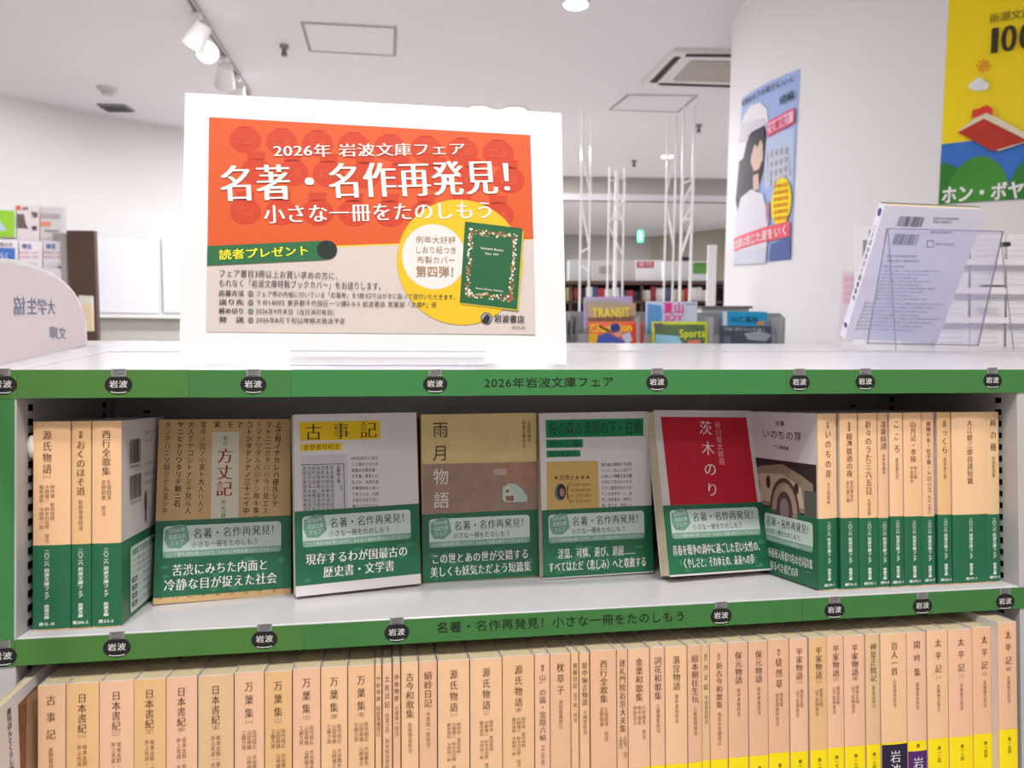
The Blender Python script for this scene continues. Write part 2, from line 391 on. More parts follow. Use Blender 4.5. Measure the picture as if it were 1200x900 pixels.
# small spots on the low ceiling
for (px, lab) in ((778, 'left of the two tiny lit spots far back under the ceiling'), (786, 'right of the two tiny lit spots far back under the ceiling')):
    c = onz(px, 183, CEIL); tag(build('small_spotlight', (lambda m: (m.tube(c-UP*.012, c, .014, M_LAMP, 10), m)[1])(MB())), lab, 'spotlight', None)
for (px, py, lab) in ((819, 146, 'small dark sprinkler head nearest the column'), (743, 188, 'small dark sprinkler head above the middle truss stand'), (333, 53, 'tiny grey sensor dot beside the ceiling hatch above the sign')):
    c = ceil_pt(px, py); mb = MB(); mb.tube(c-UP*.015, c, .022, C(150, 146, 146), 10); mb.tube(c-UP*.05, c-UP*.015, (.016, .008), C(120, 116, 116), 10)
    tag(build('sprinkler_head', mb), lab, 'sprinkler')
c = ceil_pt(126, 103); mb = MB(); mb.tube(c-UP*.02, c, (.05, .06), C(205, 203, 203), 16); mb.tube(c-UP*.04, c-UP*.02, (.03, .04), C(195, 193, 193), 16); tag(build('smoke_detector', mb), 'pale round smoke detector on the ceiling near the vent', 'smoke detector')

# track with spotlights
A, B = ceil_pt(216, -14), ceil_pt(292, 108); d = (B-A)/np.linalg.norm(B-A)
t = thing('lighting_track', 'grey ceiling lighting track running back toward the sign corner', 'lighting track', loc=(A+B)/2)
sd = np.cross(d, UP)*.014
mb = MB(); mb.slab([A-sd-UP*.02, A+sd-UP*.02, B+sd-UP*.02, B-sd-UP*.02], (0, 0, .02), C(196, 190, 188)); build('rail', mb, t, world=True)
mb = MB(); mb.slab([A-sd*.3-UP*.021, A+sd*.3-UP*.021, B+sd*.3-UP*.021, B-sd*.3-UP*.021], (0, 0, .001), C(90, 84, 82)); build('groove', mb, t, world=True)
for (hx, hy), lit, lab in (((234, 40), 0, 'white track spotlight nearest the top of the photo, turned away'), ((247, 57), 1, 'lit white track spotlight shining at the viewer'), ((270, 88), 0, 'white track spotlight above the sign corner, turned away'), ((289, 109), 0, 'farthest white track spotlight, just above the sign')):
    f = min(np.linspace(0, 1, 200), key=lambda q: abs(np.dot((A+(B-A)*q-UP*.11)-CAM, -AXU)/np.dot((A+(B-A)*q-UP*.11)-CAM, AXF)*FPX+450-hy))
    p = A+(B-A)*f; t = thing('track_spotlight', lab, 'spotlight', loc=p, group='spotlights on the ceiling track')
    side = -sd/np.linalg.norm(sd)*(-.0)
    mb = MB(); mb.box(p-np.array([.02, .02, .045]), p+np.array([.02, .02, -.02]), C(235, 233, 233), .004); mb.tube(p-UP*.09, p-UP*.045, .008, C(230, 230, 230)); build('adapter', mb, t, world=True)
    hd = (CAM+np.array([0, .5, -.2])-p) if lit else (np.array([-2.2, 4., -1.])-p if f < .5 else np.array([-1.2, 6., -.5])-p); hd = hd/np.linalg.norm(hd)
    hc = p-UP*.12+(d*-.0)
    mb = MB(); mb.tube(hc-hd*.06, hc+hd*.05, (.034, .05), C(238, 236, 236), 20); build('lamp_head', mb, t, world=True)
    mb = MB(); mb.tube(hc+hd*.05, hc+hd*.054, .043, M_LAMP if lit else C(200, 198, 196), 20); build('lens', mb, t, world=True)
# spots that wash the left wall and the column
def spot(name, loc, tgt, power, ang, blend=.6, r=.05, col=(1, 1, 1)):
    l = bpy.data.lights.new(name, 'SPOT'); l.energy = power; l.spot_size = ang*D2R; l.spot_blend = blend; l.shadow_soft_size = r; l.color = col
    o = bpy.data.objects.new(name, l); COL.objects.link(o); o.location = loc; o.rotation_euler = (Vector(tgt)-Vector(loc)).to_track_quat('-Z', 'Y').to_euler()
spot('wall_washer', (-1.9, 2.9, 1.45), tuple(onpl(-30, 220, (WL0[0], WL0[1], 0), (WD[1], -WD[0], 0))), 30, 50, 1)
tg = CYL.uv(1015, 190); tg = CYL.p3(tg[0], tg[1]); spot('column_washer', tuple(tg+np.array([-.15, -1.6, 1.2])), tuple(tg), 30, 55, 1)

# ================================================================== DISPLAY CASE
WX0, WX1 = -.0045, .7795      # inner faces of the uprights
YF = -.015                    # front edge of boards, case coordinates
ZB0, ZB1 = .1655, .1848       # top band
def casebox(name, a, b, m, parent, bev=.0006):
    mb = MB(); mb.box(a, b, m, bev); return build(name, mb, parent)
case = thing('display_bookcase', 'light grey steel bookcase with two book rows and slotted uprights', 'bookcase', M=MCASE)
casebox('shelf_board', (WX0+.0002, YF+.0005, -.0182), (WX1-.0002, .178, -.0002), M_SHELFW, case)
casebox('lower_shelf_board', (WX0+.0002, -.045, -.1962), (WX1-.0002, .16, -.1776), M_SHELFW, case)
for (x0, x1) in ((WX0-.03, WX0), (WX1, WX1+.028)):
    o = casebox('upright', (x0, YF, -.40), (x1, .18, ZB0), M_STEEL, case)
    mb = MB(); xi = x0 if x0 > .5 else x1; s = -1 if x0 > .5 else 1
    for j in range(0, 54):
        zc = .158-j*.0102
        for yy in ((.0022, .0088), (.145, .152)): mb.box((min(xi, xi+s*.0004), yy[0], zc-.0024), (max(xi, xi+s*.0004), yy[1], zc+.0024), M_SLOT)
    q = build('slot_holes', mb, o); q['kind'] = 'stuff'
casebox('lower_plinth', (WX0-.03, -.03, -1.12), (WX1+.028, .17, -.41), M_STEEL, case)
casebox('back_panel', (WX0-.02, .178, -.40), (WX1+.02, .184, ZB0+.005), M_STEELD, case)
mb = MB()
for x in (.02, .75):
    for j in range(3):
        zc = .152-j*.0102; mb.box((x, .1772, zc-.0024), (x+.006, .178, zc+.0024), M_SLOT)
build('back_slots', mb, case)
# horizontal top: front board, seam, rear board, side pieces
TZ = .1848
yft = YF+ZB1*math.sin(LEAN)+.0005
def topslab(name, pts, m, th=.0185, z=TZ):
    mb = MB(); mb.slab([(p[0], p[1], z-th) for p in pts], (0, 0, th), m); return mb
jl0, jl1 = (-.0015, yft), (-.064, .352); jr0, jr1 = (.7975, yft), (1.0022, .4742)
o = topslab('t', [jl0, jr0, jr1, jl1], M_SHELFW); build('top_board', o, case, world=True)
rear = thing('rear_bookcase', 'white topped bookcase standing back to back behind the display case', 'bookcase', loc=(.35, .5, FLOOR))
bl = onz(183, 400, TZ)[:2]; br = onz(1240, 404, TZ)[:2]
bl = np.array([-.165, .887]); br = np.array([1.62, .93])
g = .0022
o = topslab('t', [(jl1[0]-.001, jl1[1]+g), (jr1[0], jr1[1]+g), (1.9, .56), (1.95, .98), tuple(bl)], M_SHELFW, z=TZ+.0008); build('top_board', o, rear, world=True)
mb = MB(); mb.slab([(-.08, .375, FLOOR), (1.0, .50, FLOOR), (1.85, .58, FLOOR), (1.88, .95, FLOOR), (-.13, .86, FLOOR)], (0, 0, TZ-.02-FLOOR), M_STEEL); build('body', mb, rear, world=True)
mb = MB(); mb.slab([(-.03, .19, FLOOR), (.80, .19, FLOOR), (.98, .46, FLOOR), (-.05, .34, FLOOR)], (0, 0, TZ-.02-FLOOR), M_STEEL); build('rear_body', mb, case, world=True)
# right neighbour unit top
ru = thing('right_bookcase', 'white topped bookcase turned outward at the right end of the case', 'bookcase', loc=(1.1, .2, FLOOR))
o = topslab('t', [(jr0[0]+.001, yft), (1.25, yft+.22), (1.45, .513), (jr1[0]+.001, jr1[1])], M_SHELFW); build('top_board', o, ru, world=True)
mb = MB(); mb.slab([(.84, yft+.05, FLOOR), (1.22, yft+.24, FLOOR), (1.4, .49, FLOOR), (1.02, .45, FLOOR)], (0, 0, TZ-.02-FLOOR), M_STEEL); build('body', mb, ru, world=True)
# left neighbour unit: white front strip and duller board behind it
lu = thing('left_bookcase', 'bookcase turned outward at the left end, carrying the arched sign', 'bookcase', loc=(-.35, .3, FLOOR))
sA = onz(0, 421, TZ)[:2]; sB = onz(152, 399, TZ)[:2]; sd2 = (sA-sB)/np.linalg.norm(sA-sB); sC = sA+sd2*((yft-sA[1])/sd2[1])
o = topslab('t', [(jl0[0]-.001, yft), (jl1[0]-.001, jl1[1]), (bl[0]-.001, bl[1]), tuple(sB), tuple(sC)], M_SHELFW); build('front_trim', o, lu, world=True)
nrm = np.array([-sd2[1], sd2[0]]);  nrm = nrm if nrm[0] < 0 else -nrm
o = topslab('t', [tuple(sB-nrm*.05), tuple(sA+sd2*-.02-nrm*.05), tuple(sA+sd2*-.02), tuple(sC), (sC[0]-.5, sC[1]), tuple(sB+nrm*.5)], mat('dull_grey_laminate', (176, 168, 166), .35, .4), z=TZ-.0006); build('top_board', o, lu, world=True)
mb = MB(); mb.slab([(-.12, .06, FLOOR), tuple(sB)+(FLOOR,), tuple(sB+nrm*.45)+(FLOOR,), tuple(sC+nrm*.45)+(FLOOR,)], (0, 0, TZ-.022-FLOOR), M_STEEL); build('body', mb, lu, world=True)
mb = MB(); mb.box((-.20, YF+.001, -.40), (WX0-.0305, .05, ZB0), M_STEEL, .0005); q = build('front_panel', mb, lu, world=False); q.matrix_world = Matrix(MCASE.tolist()); q.parent = None
q.parent = lu; q.matrix_parent_inverse = lu.matrix_world.inverted(); q.matrix_basis = Matrix(MCASE.tolist())

# ---- paper bands ------------------------------------------------
def case_face(y): return Face((0, y, 0), (1, 0, 0), (0, 0, 1), M=MCASE)
EF = case_face(YF-.0006)
def emblem(px, py, band, w=26, cm=1.0):
    pr = Print(EF, dh=.00008, h0=.00012)
    c = EF.uv(px, py); ru = .0092*cm if px < 700 else .0090*cm; rv = .0066
    rv = .0070; cz = c[1]-.0012
    pr.ell(c[0], cz, ru, rv, M_EMB)
    pr.poly([(c[0]-.0048, cz+.0058), (c[0]+.0048, cz+.0058), (c[0]+.0052, cz+.0112), (c[0]-.0052, cz+.0112)], M_EMBG, True)
    pr.up()
    for k in range(5):
        z = cz+.0066+k*.0009; pr.poly([(c[0]-.0042+.0004*k, z), (c[0]+.004, z+.0008), (c[0]+.004, z+.0011), (c[0]-.0042, z+.0003)], C(70, 72, 74), True)
    pr.line('岩波', (c[0]-.0062, cz+.0006), (c[0]+.0062, cz+.0006), .0056, M_WHITEINK, 'r', uvs=True)
    P = [(c[0]+.0056*math.cos(math.radians(t)), cz-.0046+.0012*math.sin(math.radians(t))) for t in np.linspace(200, 340, 8)]
    pr.poly(P+[(p[0], p[1]+.0005) for p in P[::-1]], M_WHITEINK, True)
    return pr
def band_tile(u0, u1, v0, v1, m, label, emblems, text=None, group=None, M=MCASE, notch=0):
    t = thing('paper_band', label, 'paper band', M=MCASE, group=group)
    mb = MB(); n = max(2, int((u1-u0)/.02)); vs = []; fs = []
    rr = random.Random(int((u0+2)*1000))
    for i in range(n+1):
        u = u0+(u1-u0)*i/n; dz = rr.uniform(-.00012, .00012); dy = rr.uniform(0, .00025)
        vs += [(u, YF-.0005-dy, v0+dz), (u, YF-.0005-dy, v1+dz*.5), (u, YF-.0001, v0+dz), (u, YF-.0001, v1+dz*.5)]
    for i in range(n):
        a = i*4; b = a+4; fs += [(a, b, b+1, a+1), (a+2, a+3, b+3, b+2), (a+1, b+1, b+3, a+3), (a, a+2, b+2, b)]
    fs += [(0, 1, 3, 2), (n*4, n*4+2, n*4+3, n*4+1)]
    mb.add(vs, fs, m); build('strip', mb, t)
    for (px, py) in emblems:
        pr = emblem(px, py, None); build('emblem', pr.mb, t)
    if text: pr = Print(EF, h0=.00035); pr.line(text[0], text[1], text[2], text[3], text[4], text[5]); build('lettering', pr.mb, t)
    return t
U = lambda px, py=450: EF.uv(px, py)[0]
V = lambda px, py: EF.uv(px, py)[1]
zt0, zt1 = V(600, 463.5), V(600, 433.2)
GT = 'green paper bands along the case'
band_tile(-.16, WX0+.0005, zt0, zt1, M_BANDG, 'green paper band with half an emblem at the far left of the top edge', [(3, 449)], group=GT)
band_tile(WX0+.0007, U(221), zt0, zt1, M_BANDG, 'top green band with emblem above the three left spine-out books', [(139, 449)], group=GT)
band_tile(U(221)+.0003, U(341), zt0-.0002, zt1-.0002, M_BANDG3, 'short top green band with emblem under the left half of the sign', [(297, 449)], group=GT)
band_tile(U(341)+.0003, U(921), zt0, zt1, M_BANDG2, 'long top green band lettered 2026年岩波文庫フェア with two emblems', [(510, 448.5), (770, 446.5)], ('2026年岩波文庫フェア', (567, 449), (720, 447), 13, M_INK, 'r'), group=GT)
band_tile(U(921)+.0003, .86, zt0, zt1, M_BANDG3, 'top green band at right with three emblems under the booklet stand', [(937, 446.5), (1014, 446), (1163, 444.5)], group=GT)
zl0, zl1 = V(600, 748.5), V(600, 720.3)
zl0, zl1 = -.0190, -.0012
band_tile(WX0-.0003, U(356, 745), zl0, zl1, M_BANDG, 'lower green band with two emblems below the left spine-out books', [(137, 757), (310, 747.5)], group=GT)
band_tile(U(356, 745)+.0003, U(940, 715), zl0, zl1, M_BANDG3, 'long lower green band lettered 名著・名作再発見！ with two emblems', [(465, 739.5), (845, 720)], ('名著・名作再発見！小さな一冊をたのしもう', (511, 735.5), (804, 721.5), 13.5, M_INK, 'r'), group=GT)
band_tile(U(940, 715)+.0003, .784, zl0, zl1, M_BANDG3, 'lower green band at right with three emblems above the yellow labels', [(978, 713.5), (1081, 708.5), (1178, 703.5)], group=GT)
band_tile(-.16, WX0-.0006, zl0-.0004, zl1-.0004, M_BANDG, 'lower green band with half an emblem cut by the left photo edge', [(3, 767.5)], group=GT)
band_tile(-.16, WX0-.0012, zl1+.0002, zt0-.0003, M_BANDG2, 'tall plain green paper covering the left upright between the two bands', [], group=GT)
# magnet on the upright
mb = MB()
for i in range(8):
    for j in range(12):
        pass
n1, n2 = 10, 16; vs = []
for i in range(n1+1):
    for j in range(n2):
        a = math.pi*i/n1; b = 2*math.pi*j/n2; vs.append((.0042*math.sin(a)*math.cos(b), .0045*math.sin(a)*math.sin(b), .0085*math.cos(a)))
o = MB(); o.add(vs, [(i*n2+j, (i+1)*n2+j, (i+1)*n2+(j+1) % n2, i*n2+(j+1) % n2) for i in range(n1) for j in range(n2)], mat('white_glazed_plastic', (225, 220, 215), .15, .6), True)
cc = MCASE@np.array([WX0+.0025, .0035, .1300, 1]); o.v = [tuple(np.array(v)+cc[:3]) for v in o.v]
tag(build('oval_magnet', o), 'glossy white oval magnet stuck on the left upright beside the books', 'magnet')

# ================================================================== BOOKS
BW, BH = .105, .148
def book(name, label, T, M, cover, H=BH, W=BW, bulge=.0009, obi=None, page=M_PAGE, group=None, spine=None, cat='book'):
    """spine at y = 0 facing -y, cover boards run to y = W; front cover at x = -T/2"""
    t = thing(name, label, cat, M=M, group=group)
    def shell(x, yb, z0, z1, th, m, yend, ms=None):
        mb = MB(); n = 10 if ms is None else 10
        prof = [(-x, yend), (-x, .0006)]+[(-x+2*x*i/n, -yb*math.sin(math.pi*i/n)**.6) for i in range(n+1)][0:]+[(x, .0006), (x, yend)]
        inner = [(-x+th, yend), (-x+th, .001), (x-th, .001), (x-th, yend)]
        k = len(prof)
        vs = [(p[0], p[1], z) for z in (z0, z1) for p in prof]
        fs = [(i, i+1, k+i+1, k+i) for i in range(k-1)]
        for i, f in enumerate(fs):
            mb.add([vs[a] for a in f], [(0, 1, 2, 3)], (ms if ms and 1 <= i <= k-3 else m), False)
        vi = [(p[0], p[1], z) for z in (z0, z1) for p in inner]
        mb.add(vi, [(1, 0, 4, 5), (2, 1, 5, 6), (3, 2, 6, 7)], m)
        for z, s in ((z0, 1), (z1, -1)):
            mb.add([(-x, yend, z), (-x+th, yend, z), (-x+th, .001, z), (-x, .0006, z)], [(0, 1, 2, 3)[::s]], m)
            mb.add([(x, yend, z), (x-th, yend, z), (x-th, .001, z), (x, .0006, z)], [(0, 1, 2, 3)[::-s]], m)
            mb.add([(p[0], p[1], z) for p in prof[1:-1]], [tuple(range(k-2))[::s]], m)
        mb.add([(-x, yend, z0), (-x+th, yend, z0), (-x+th, yend, z1), (-x, yend, z1)], [(3, 2, 1, 0)], m)
        mb.add([(x, yend, z0), (x-th, yend, z0), (x-th, yend, z1), (x, yend, z1)], [(0, 1, 2, 3)], m)
        return mb
    build('cover', shell(T/2, bulge, 0, H, .0003, cover, W, spine), t)
    mb = MB(); mb.box((-T/2+.0006, .0012, .0008), (T/2-.0006, W-.001, H-.0008), page); build('page_block', mb, t)
    if obi:
        z0, z1 = obi; build('paper_obi', shell(T/2+.0002, bulge+.0002, z0, z1, .00015, M_OBI, W, M_OBI), t)
    return t
def spine_text(t, T, spec, H=BH, bulge=.0009, ink=M_BROWNINK, obi=None, code=None, yellow=None, first=.0095, dxs=0.0):
    """spec = (prefix, title, pitch, volume, [author columns])"""
    pre, title, pitch, vol, auth = spec
    F = Face((0, -bulge-.00025, 0), (1, 0, 0), (0, 0, 1)); pr = Print(F, dh=.0001, h0=.0001)
    if yellow:
        x = T/2-.0001
        for (z0, z1, m, tx) in yellow:
            n = 8
            yo = .00015 if z0 > .0003 else .0003
            mbv = [(-x+2*x*i/n, -bulge*math.sin(math.pi*i/n)**.6-yo, z) for z in (z0, z1) for i in range(n+1)]
            pr.mb.add(mbv, [(i, i+1, n+2+i, n+1+i) for i in range(n)], m)
            if tx: pr.h = .0001 if yo < .0002 else .0003; pr.col(tx[0], (dxs, z1-tx[1]), (dxs, z1-tx[1]-tx[2]*len(tx[0])), tx[3], tx[4], tx[5] if len(tx) > 5 else 'r', uvs=True)
    gw = min(.0062, T*.62); z = H-first+min(pitch, .0075)/2
    pr.h = .0001
    if pre:
        zz = H-first+.0028; pr.col(pre, (dxs, zz), (dxs, zz-.0028*len(pre)), min(.0027, T*.4), ink, 'r', uvs=True); z = zz-.0028*len(pre)-.0012
    gw2 = min(gw, pitch*.95)
    z += (pitch-min(pitch, .0075))/2
    pr.col(title, (dxs, z), (dxs, z-pitch*len(title)), gw2, ink, 'm' if gw2 > .0045 else 'r', uvs=True); z -= pitch*len(title)+.0006
    if vol: pr.line('（'+vol+'）', (dxs-.0042, z-.0012), (dxs+.0042, z-.0012), .0032, ink, 'r', uvs=True); z -= .0045
    if auth:
        nc = len(auth); aw = min(.0034, T*.85/nc); z -= .0022
        for i, a in enumerate(auth):
            x = dxs+(nc-1)/2*aw*1.05-i*aw*1.05
            z0 = z
            if a.startswith('^'): a = a[1:]; z0 = z+.0
            ap = min(.0037, (z-(obi or .064)-.002)/max(len(q) for q in auth))
            pr.col(a, (x, z0), (x, z0-ap*len(a)), aw*.95, ink if ink is not M_BROWNINK else M_LBROWNINK, 'r', uvs=True)
    if obi:
        z = obi-.0030
        pr.col('二〇二六', (dxs, z), (dxs, z-.0030*4), .0036, M_WHITEINK, 'b', uvs=True); z -= .0030*4+.0010
        pr.col('岩波文庫フェア', (dxs, z), (dxs, z-.0032*7), .0037, M_WHITEINK, 'b', uvs=True); z -= .0032*7+.0034
        pr.col('岩波文庫', (dxs, z), (dxs, z-.0026*4), min(.0034, T*.6), M_WHITEINK, 'h', uvs=True)
        if code: w_ = min(.0105, T*.85); pr.line(code, (dxs-w_/2, .0046), (dxs+w_/2, .0046), .0027, M_WHITEINK, 'b', uvs=True)
    return pr.done('lettering', t)

# ---- upper shelf, spines out ------------------------------------
SPF = Face((0, 0, 0), (1, 0, 0), (0, 0, 1), M=MCASE)
OBI_T = .0602
GU = 'paperbacks standing spine out on the upper shelf'
def upper(x0, x1, yline, spec, code, label, sp=0, obi=OBI_T, yaw=0, dy=0, dxs=0, pageside=None):
    a = SPF.uv(x0, yline)[0]; b = SPF.uv(x1, yline)[0]; T = b-a-.0003
    M = MCASE@mat4(rotm(yaw, 0, 0), ((a+b)/2, dy, 0.0001))
    t = book('paperback_book', label, T, M, M_COVERW, obi=(.0008, obi), group=GU, spine=M_SPINE[sp])
    spine_text(t, T, spec, obi=obi, code=code, dxs=dxs); return t, T, M
upper(39, 83, 500, ('', '源氏物語', .0080, '一', ['柳井滋　室伏信助', '大朝雄二　鈴木日出男　校注', '藤井貞和　今西祐一郎']), '黄15-10', 'leftmost beige paperback, spine 源氏物語, green band, beside the white magnet', 0, dxs=-.0028)
upper(84, 107, 500, ('芭蕉', 'おくのほそ道', .0066, '', ['萩原恭男校注']), '黄206-2', 'thin beige paperback, spine おくのほそ道, second from left on upper shelf', 2)
t3, T3, M3 = upper(108, 142.5, 500, ('', '西行全歌集', .0066, '', ['久保田淳', '吉野朋美　校注']), '黄23-2', 'beige paperback, spine 西行全歌集, grey barcoded back cover visible', 0)
# back cover print on that book (faces +x)
F3 = Face((T3/2+.0003, 0, 0), (0, 1, 0), (0, 0, 1), M=M3); pr = Print(F3, h0=.0001)
GB = C(120, 118, 120)
def barcode(pr, u0, v0, u1, v1, m, n=26, seed=1):
    r = random.Random(seed); x = u0; un = (u1-u0)/(n*2.2)
    while x < u1-un*2:
        w_ = un*r.choice((1, 1, 2, 3)); pr.poly([(x, v0), (x+w_, v0), (x+w_, v1), (x, v1)], m, True); x += w_+un*r.choice((1, 1, 2))
barcode(pr, .017, .115, .043, .133, C(60, 60, 62), seed=2); barcode(pr, .017, .088, .043, .106, C(90, 90, 92), seed=3)
pr.line('9784003002323', (.017, .1125), (.043, .1125), .003, GB, uvs=True); pr.line('1920095010003', (.017, .0855), (.043, .0855), .003, GB, uvs=True)
for k, (w_, h_) in enumerate(((.03, .137), (.018, .130), (.034, .112), (.03, .104), (.03, .097))): pr.line('岩波文庫の一冊より', (.052, h_), (.052+w_, h_), .003, GB, uvs=True)
pr.ell(.055, .082, .003, .009, C(90, 86, 88)); pr.ell(.055, .070, .0022, .004, C(110, 106, 110)); pr.done('back_cover_print', t3)
F3 = Face((T3/2+.0005, 0, 0), (0, 1, 0), (0, 0, 1), M=M3); pr = Print(F3, h0=.0001)
pr.rrect(.018, .004, .095, .053, .003, M_OBIL); pr.up()
pr.rect(.022, .046, .09, .0505, M_OBIH); pr.up()
pr.line('読者プレゼント', (.035, .0482), (.07, .0482), .0035, M_WHITEINK, uvs=True)
for k in range(3): pr.line('フェア書目三冊以上お買い求めの方に', (.022, .042-k*.0045), (.088, .042-k*.0045), .003, GB, uvs=True)
for k in range(4):
    z = .0275-k*.006; pr.rrect(.021, z-.002, .033, z+.002, .001, C(70, 76, 76)); pr.line('フェア帯の内袖に付いている', (.036, z), (.088, z), .003, GB, uvs=True)
pr.up(); 
for k, s_ in enumerate(('応募', '送先', '締切', '発送')): pr.line(s_, (.023, .0275-k*.006), (.031, .0275-k*.006), .003, M_WHITEINK, uvs=True)
pr.done('obi_print', t3)

RB = [  # x0, x1, sample line, spec, code, spine colour, label
 (983.8, 1004.5, ('童話集', '銀河鉄道の夜', .0062, '', ['宮沢賢治作', '谷川徹三編']), '緑76-3', 0, 'beige paperback, spine 銀河鉄道の夜, second from left in the right group'),
 (1005.8, 1028, ('', '折々のうた三六五日', .0070, '', ['大岡信著']), '緑202-1', 0, 'beige paperback, spine 折々のうた三六五日, third in the right group'),
 (1029.0, 1041.2, ('', '濹東綺譚', .0062, '', ['永井荷風作']), '緑41-5', 4, 'very thin darker beige paperback, spine 濹東綺譚, in the right group'),
 (1041.8, 1057.5, ('', 'こころ', .0104, '', ['夏目漱石作']), '緑11-1', 1, 'thin beige paperback, spine こころ, white cover edge at its right'),
 (1058.5, 1080, ('', '山月記・李陵', .0060, '', ['他九篇', '中島敦作']), '緑145-1', 0, 'beige paperback, spine 山月記・李陵, middle of the right group'),
 (1080.8, 1095, ('', '蜘蛛の糸・杜子春・トロッコ', .0047, '', ['他十七篇　芥川竜之介作']), '緑70-7', 4, 'thin beige paperback, spine 蜘蛛の糸・杜子春・トロッコ, left of the dark gap'),
 (1098, 1113.9, ('', 'まっくら', .0075, '', ['森崎和江著']), '緑226-1', 2, 'thin tan paperback, spine まっくら, right of the dark gap'),
 (1114.8, 1155.2, ('', '大江健三郎自選短篇', .0062, '', []), '緑197-1', 1, 'thickest beige paperback of the right group, nearly four centimetres wide'),
 (1155.7, 1171, ('', '柿の種', .0105, '', ['寺田寅彦著']), '緑37-7', 6, 'rightmost tan paperback on the upper shelf, against the slotted upright'),
]
for i, (x0, x1, spec, code, sp, lab) in enumerate(RB):
    upper(x0, x1, 500, spec, code, lab, sp, dy=[0, .0005, .001, 0, .0003, .001, .0003, 0, .0008][i], obi=OBI_T-.0006*(i % 3))

# book turned to show its front cover, left of the right group
a = SPF.uv(955.5, 500)[0]; b = SPF.uv(980.5, 500)[0]; Ti = b-a-.0004; yaw = 9.5*D2R
Mi_ = MCASE@mat4(rotm(yaw, 0, 0), ((a+b)/2+.0015, .0012, .0001))
ti = book('paperback_book', 'paperback turned so its painted front cover shows, spine いのちの芽', Ti, Mi_, M_COVERW, obi=(.0008, OBI_T), group=GU, spine=M_SPINE[1])
spine_text(ti, Ti, ('詩集', 'いのちの芽', .0083, '', ['大江満雄編']), obi=OBI_T, code='緑236-1')
def obi_print(pr, l1, l2, zo=0, main=.0098, x=lambda v: v, badge=True, seed=0):
    r = random.Random(seed)
    for k in range(14):      # pale floral tint of the paper
        cu, cv = r.uniform(6, 98), r.uniform(3, 27)
        a_ = r.uniform(0, 360); pr.ell(x(cu)*.001, zo+cv*.001, r.uniform(.0015, .0045), r.uniform(.001, .003), M_OBIP, n=10)
    pr.up()
    pr.rrect(x(6)*.001, zo+.0304, x(97)*.001, zo+.0556, .003, M_OBIL); pr.up()
    pr.rrect(x(6)*.001, zo+.0304, x(97)*.001, zo+.0355, .0024, M_OBIM, (0, 0, 1, 1)); pr.up()
    if badge:
        cx, cz = x(16)*.001, zo+.0470
        P = [(cx-.0088, cz+.0055), (cx+.001, cz+.0098), (cx+.0072, cz+.0088), (cx+.0098, cz-.0035), (cx+.0030, cz-.0094), (cx-.0062, cz-.0088), (cx-.0092, cz-.0020)]
        pr.poly(P, M_OBIH, True); pr.up()
        for k, s_ in enumerate(('2026年', '岩波文庫', 'フェア')): pr.line(s_, (cx-.0065+.0006*k, cz+.0048-k*.0048), (cx+.0068-.001*(k == 2), cz+.0056-k*.0048), .0042, C(190, 215, 202), 'b', uvs=True)
    pr.line('名著・名作再発見！', (x(28)*.001, zo+.0488), (x(96)*.001, zo+.0490), .0088, C(30, 50, 40), 'm', uvs=True)
    pr.line('小さな一冊をたのしもう', (x(27)*.001, zo+.0400), (x(79)*.001, zo+.0400), .0056, C(50, 70, 60), 'r', uvs=True)
    pr.line('フェア書目3冊お買い上げで、もれなく特製文庫カバープレゼント', (x(8)*.001, zo+.0329), (x(94)*.001, zo+.0329), .0032, C(225, 235, 230), 'r', uvs=True)
    for (s_, a, b, z) in ((l1[0], l1[1], l1[2], .0205), (l2[0], l2[1], l2[2], .0092)):
        pr.line(s_, (x(a)*.001, zo+z), (x(b)*.001, zo+z), main, M_WHITEINK, 'M', uvs=True)
FI = Face((-Ti/2-.0001, BW, 0), (0, -1, 0), (0, 0, 1), M=Mi_)
pr = Print(FI, h0=.00002, dh=.00002)
pr.poly([(.004, .0), (.103, .0), (.103, .105), (.004, .105)], C(54, 40, 42), True); pr.up()
pr.poly([(.01, .062), (.099, .062), (.099, .088), (.085, .094), (.06, .102), (.03, .098), (.01, .09)], C(150, 132, 112), True); pr.up()
pr.poly([(.015, .066), (.088, .066), (.084, .084), (.06, .093), (.03, .091), (.015, .085)], C(196, 182, 156), True); pr.up()
pr.ell(.062, .060, .020, .030, C(92, 62, 60)); pr.up(); pr.ell(.062, .060, .017, .026, C(170, 150, 132)); pr.up(); pr.ell(.062, .060, .011, .018, C(88, 66, 74)); pr.up(); pr.ell(.062, .062, .006, .010, C(140, 120, 120))
pr.rect(.088, .06, .103, .082, C(86, 92, 88)); pr.ell(.040, .084, .003, .006, C(60, 44, 44)); pr.ell(.078, .082, .003, .005, C(60, 44, 44)); pr.ell(.026, .078, .002, .006, C(70, 50, 48))
pr.line('詩集', (908.5, 496), (919.5, 496.6), 6.6, M_INK); pr.line('いのちの芽', (893.5, 507.6), (940, 512.2), 11, M_INK, 'r'); pr.line('大江満雄編', (906, 523), (924.5, 525.6), 5, M_INK)
pr.done('front_cover_print', ti)
FI = Face((-Ti/2-.0004, BW, 0), (0, -1, 0), (0, 0, 1), M=Mi_); pr = Print(FI, h0=.0001)
ua_, ub_ = FI.uv(899, 622)[0]*1000, FI.uv(952, 630)[0]*1000; obi_print(pr, ('療養所入所者73名の合同詩集', 30, 97), ('知るべき者達の声', 33, 76), seed=9, x=lambda v: ua_+(max(v, 24)-28)*(ub_-ua_)/68, badge=False, main=.0092); pr.done('obi_print', ti)

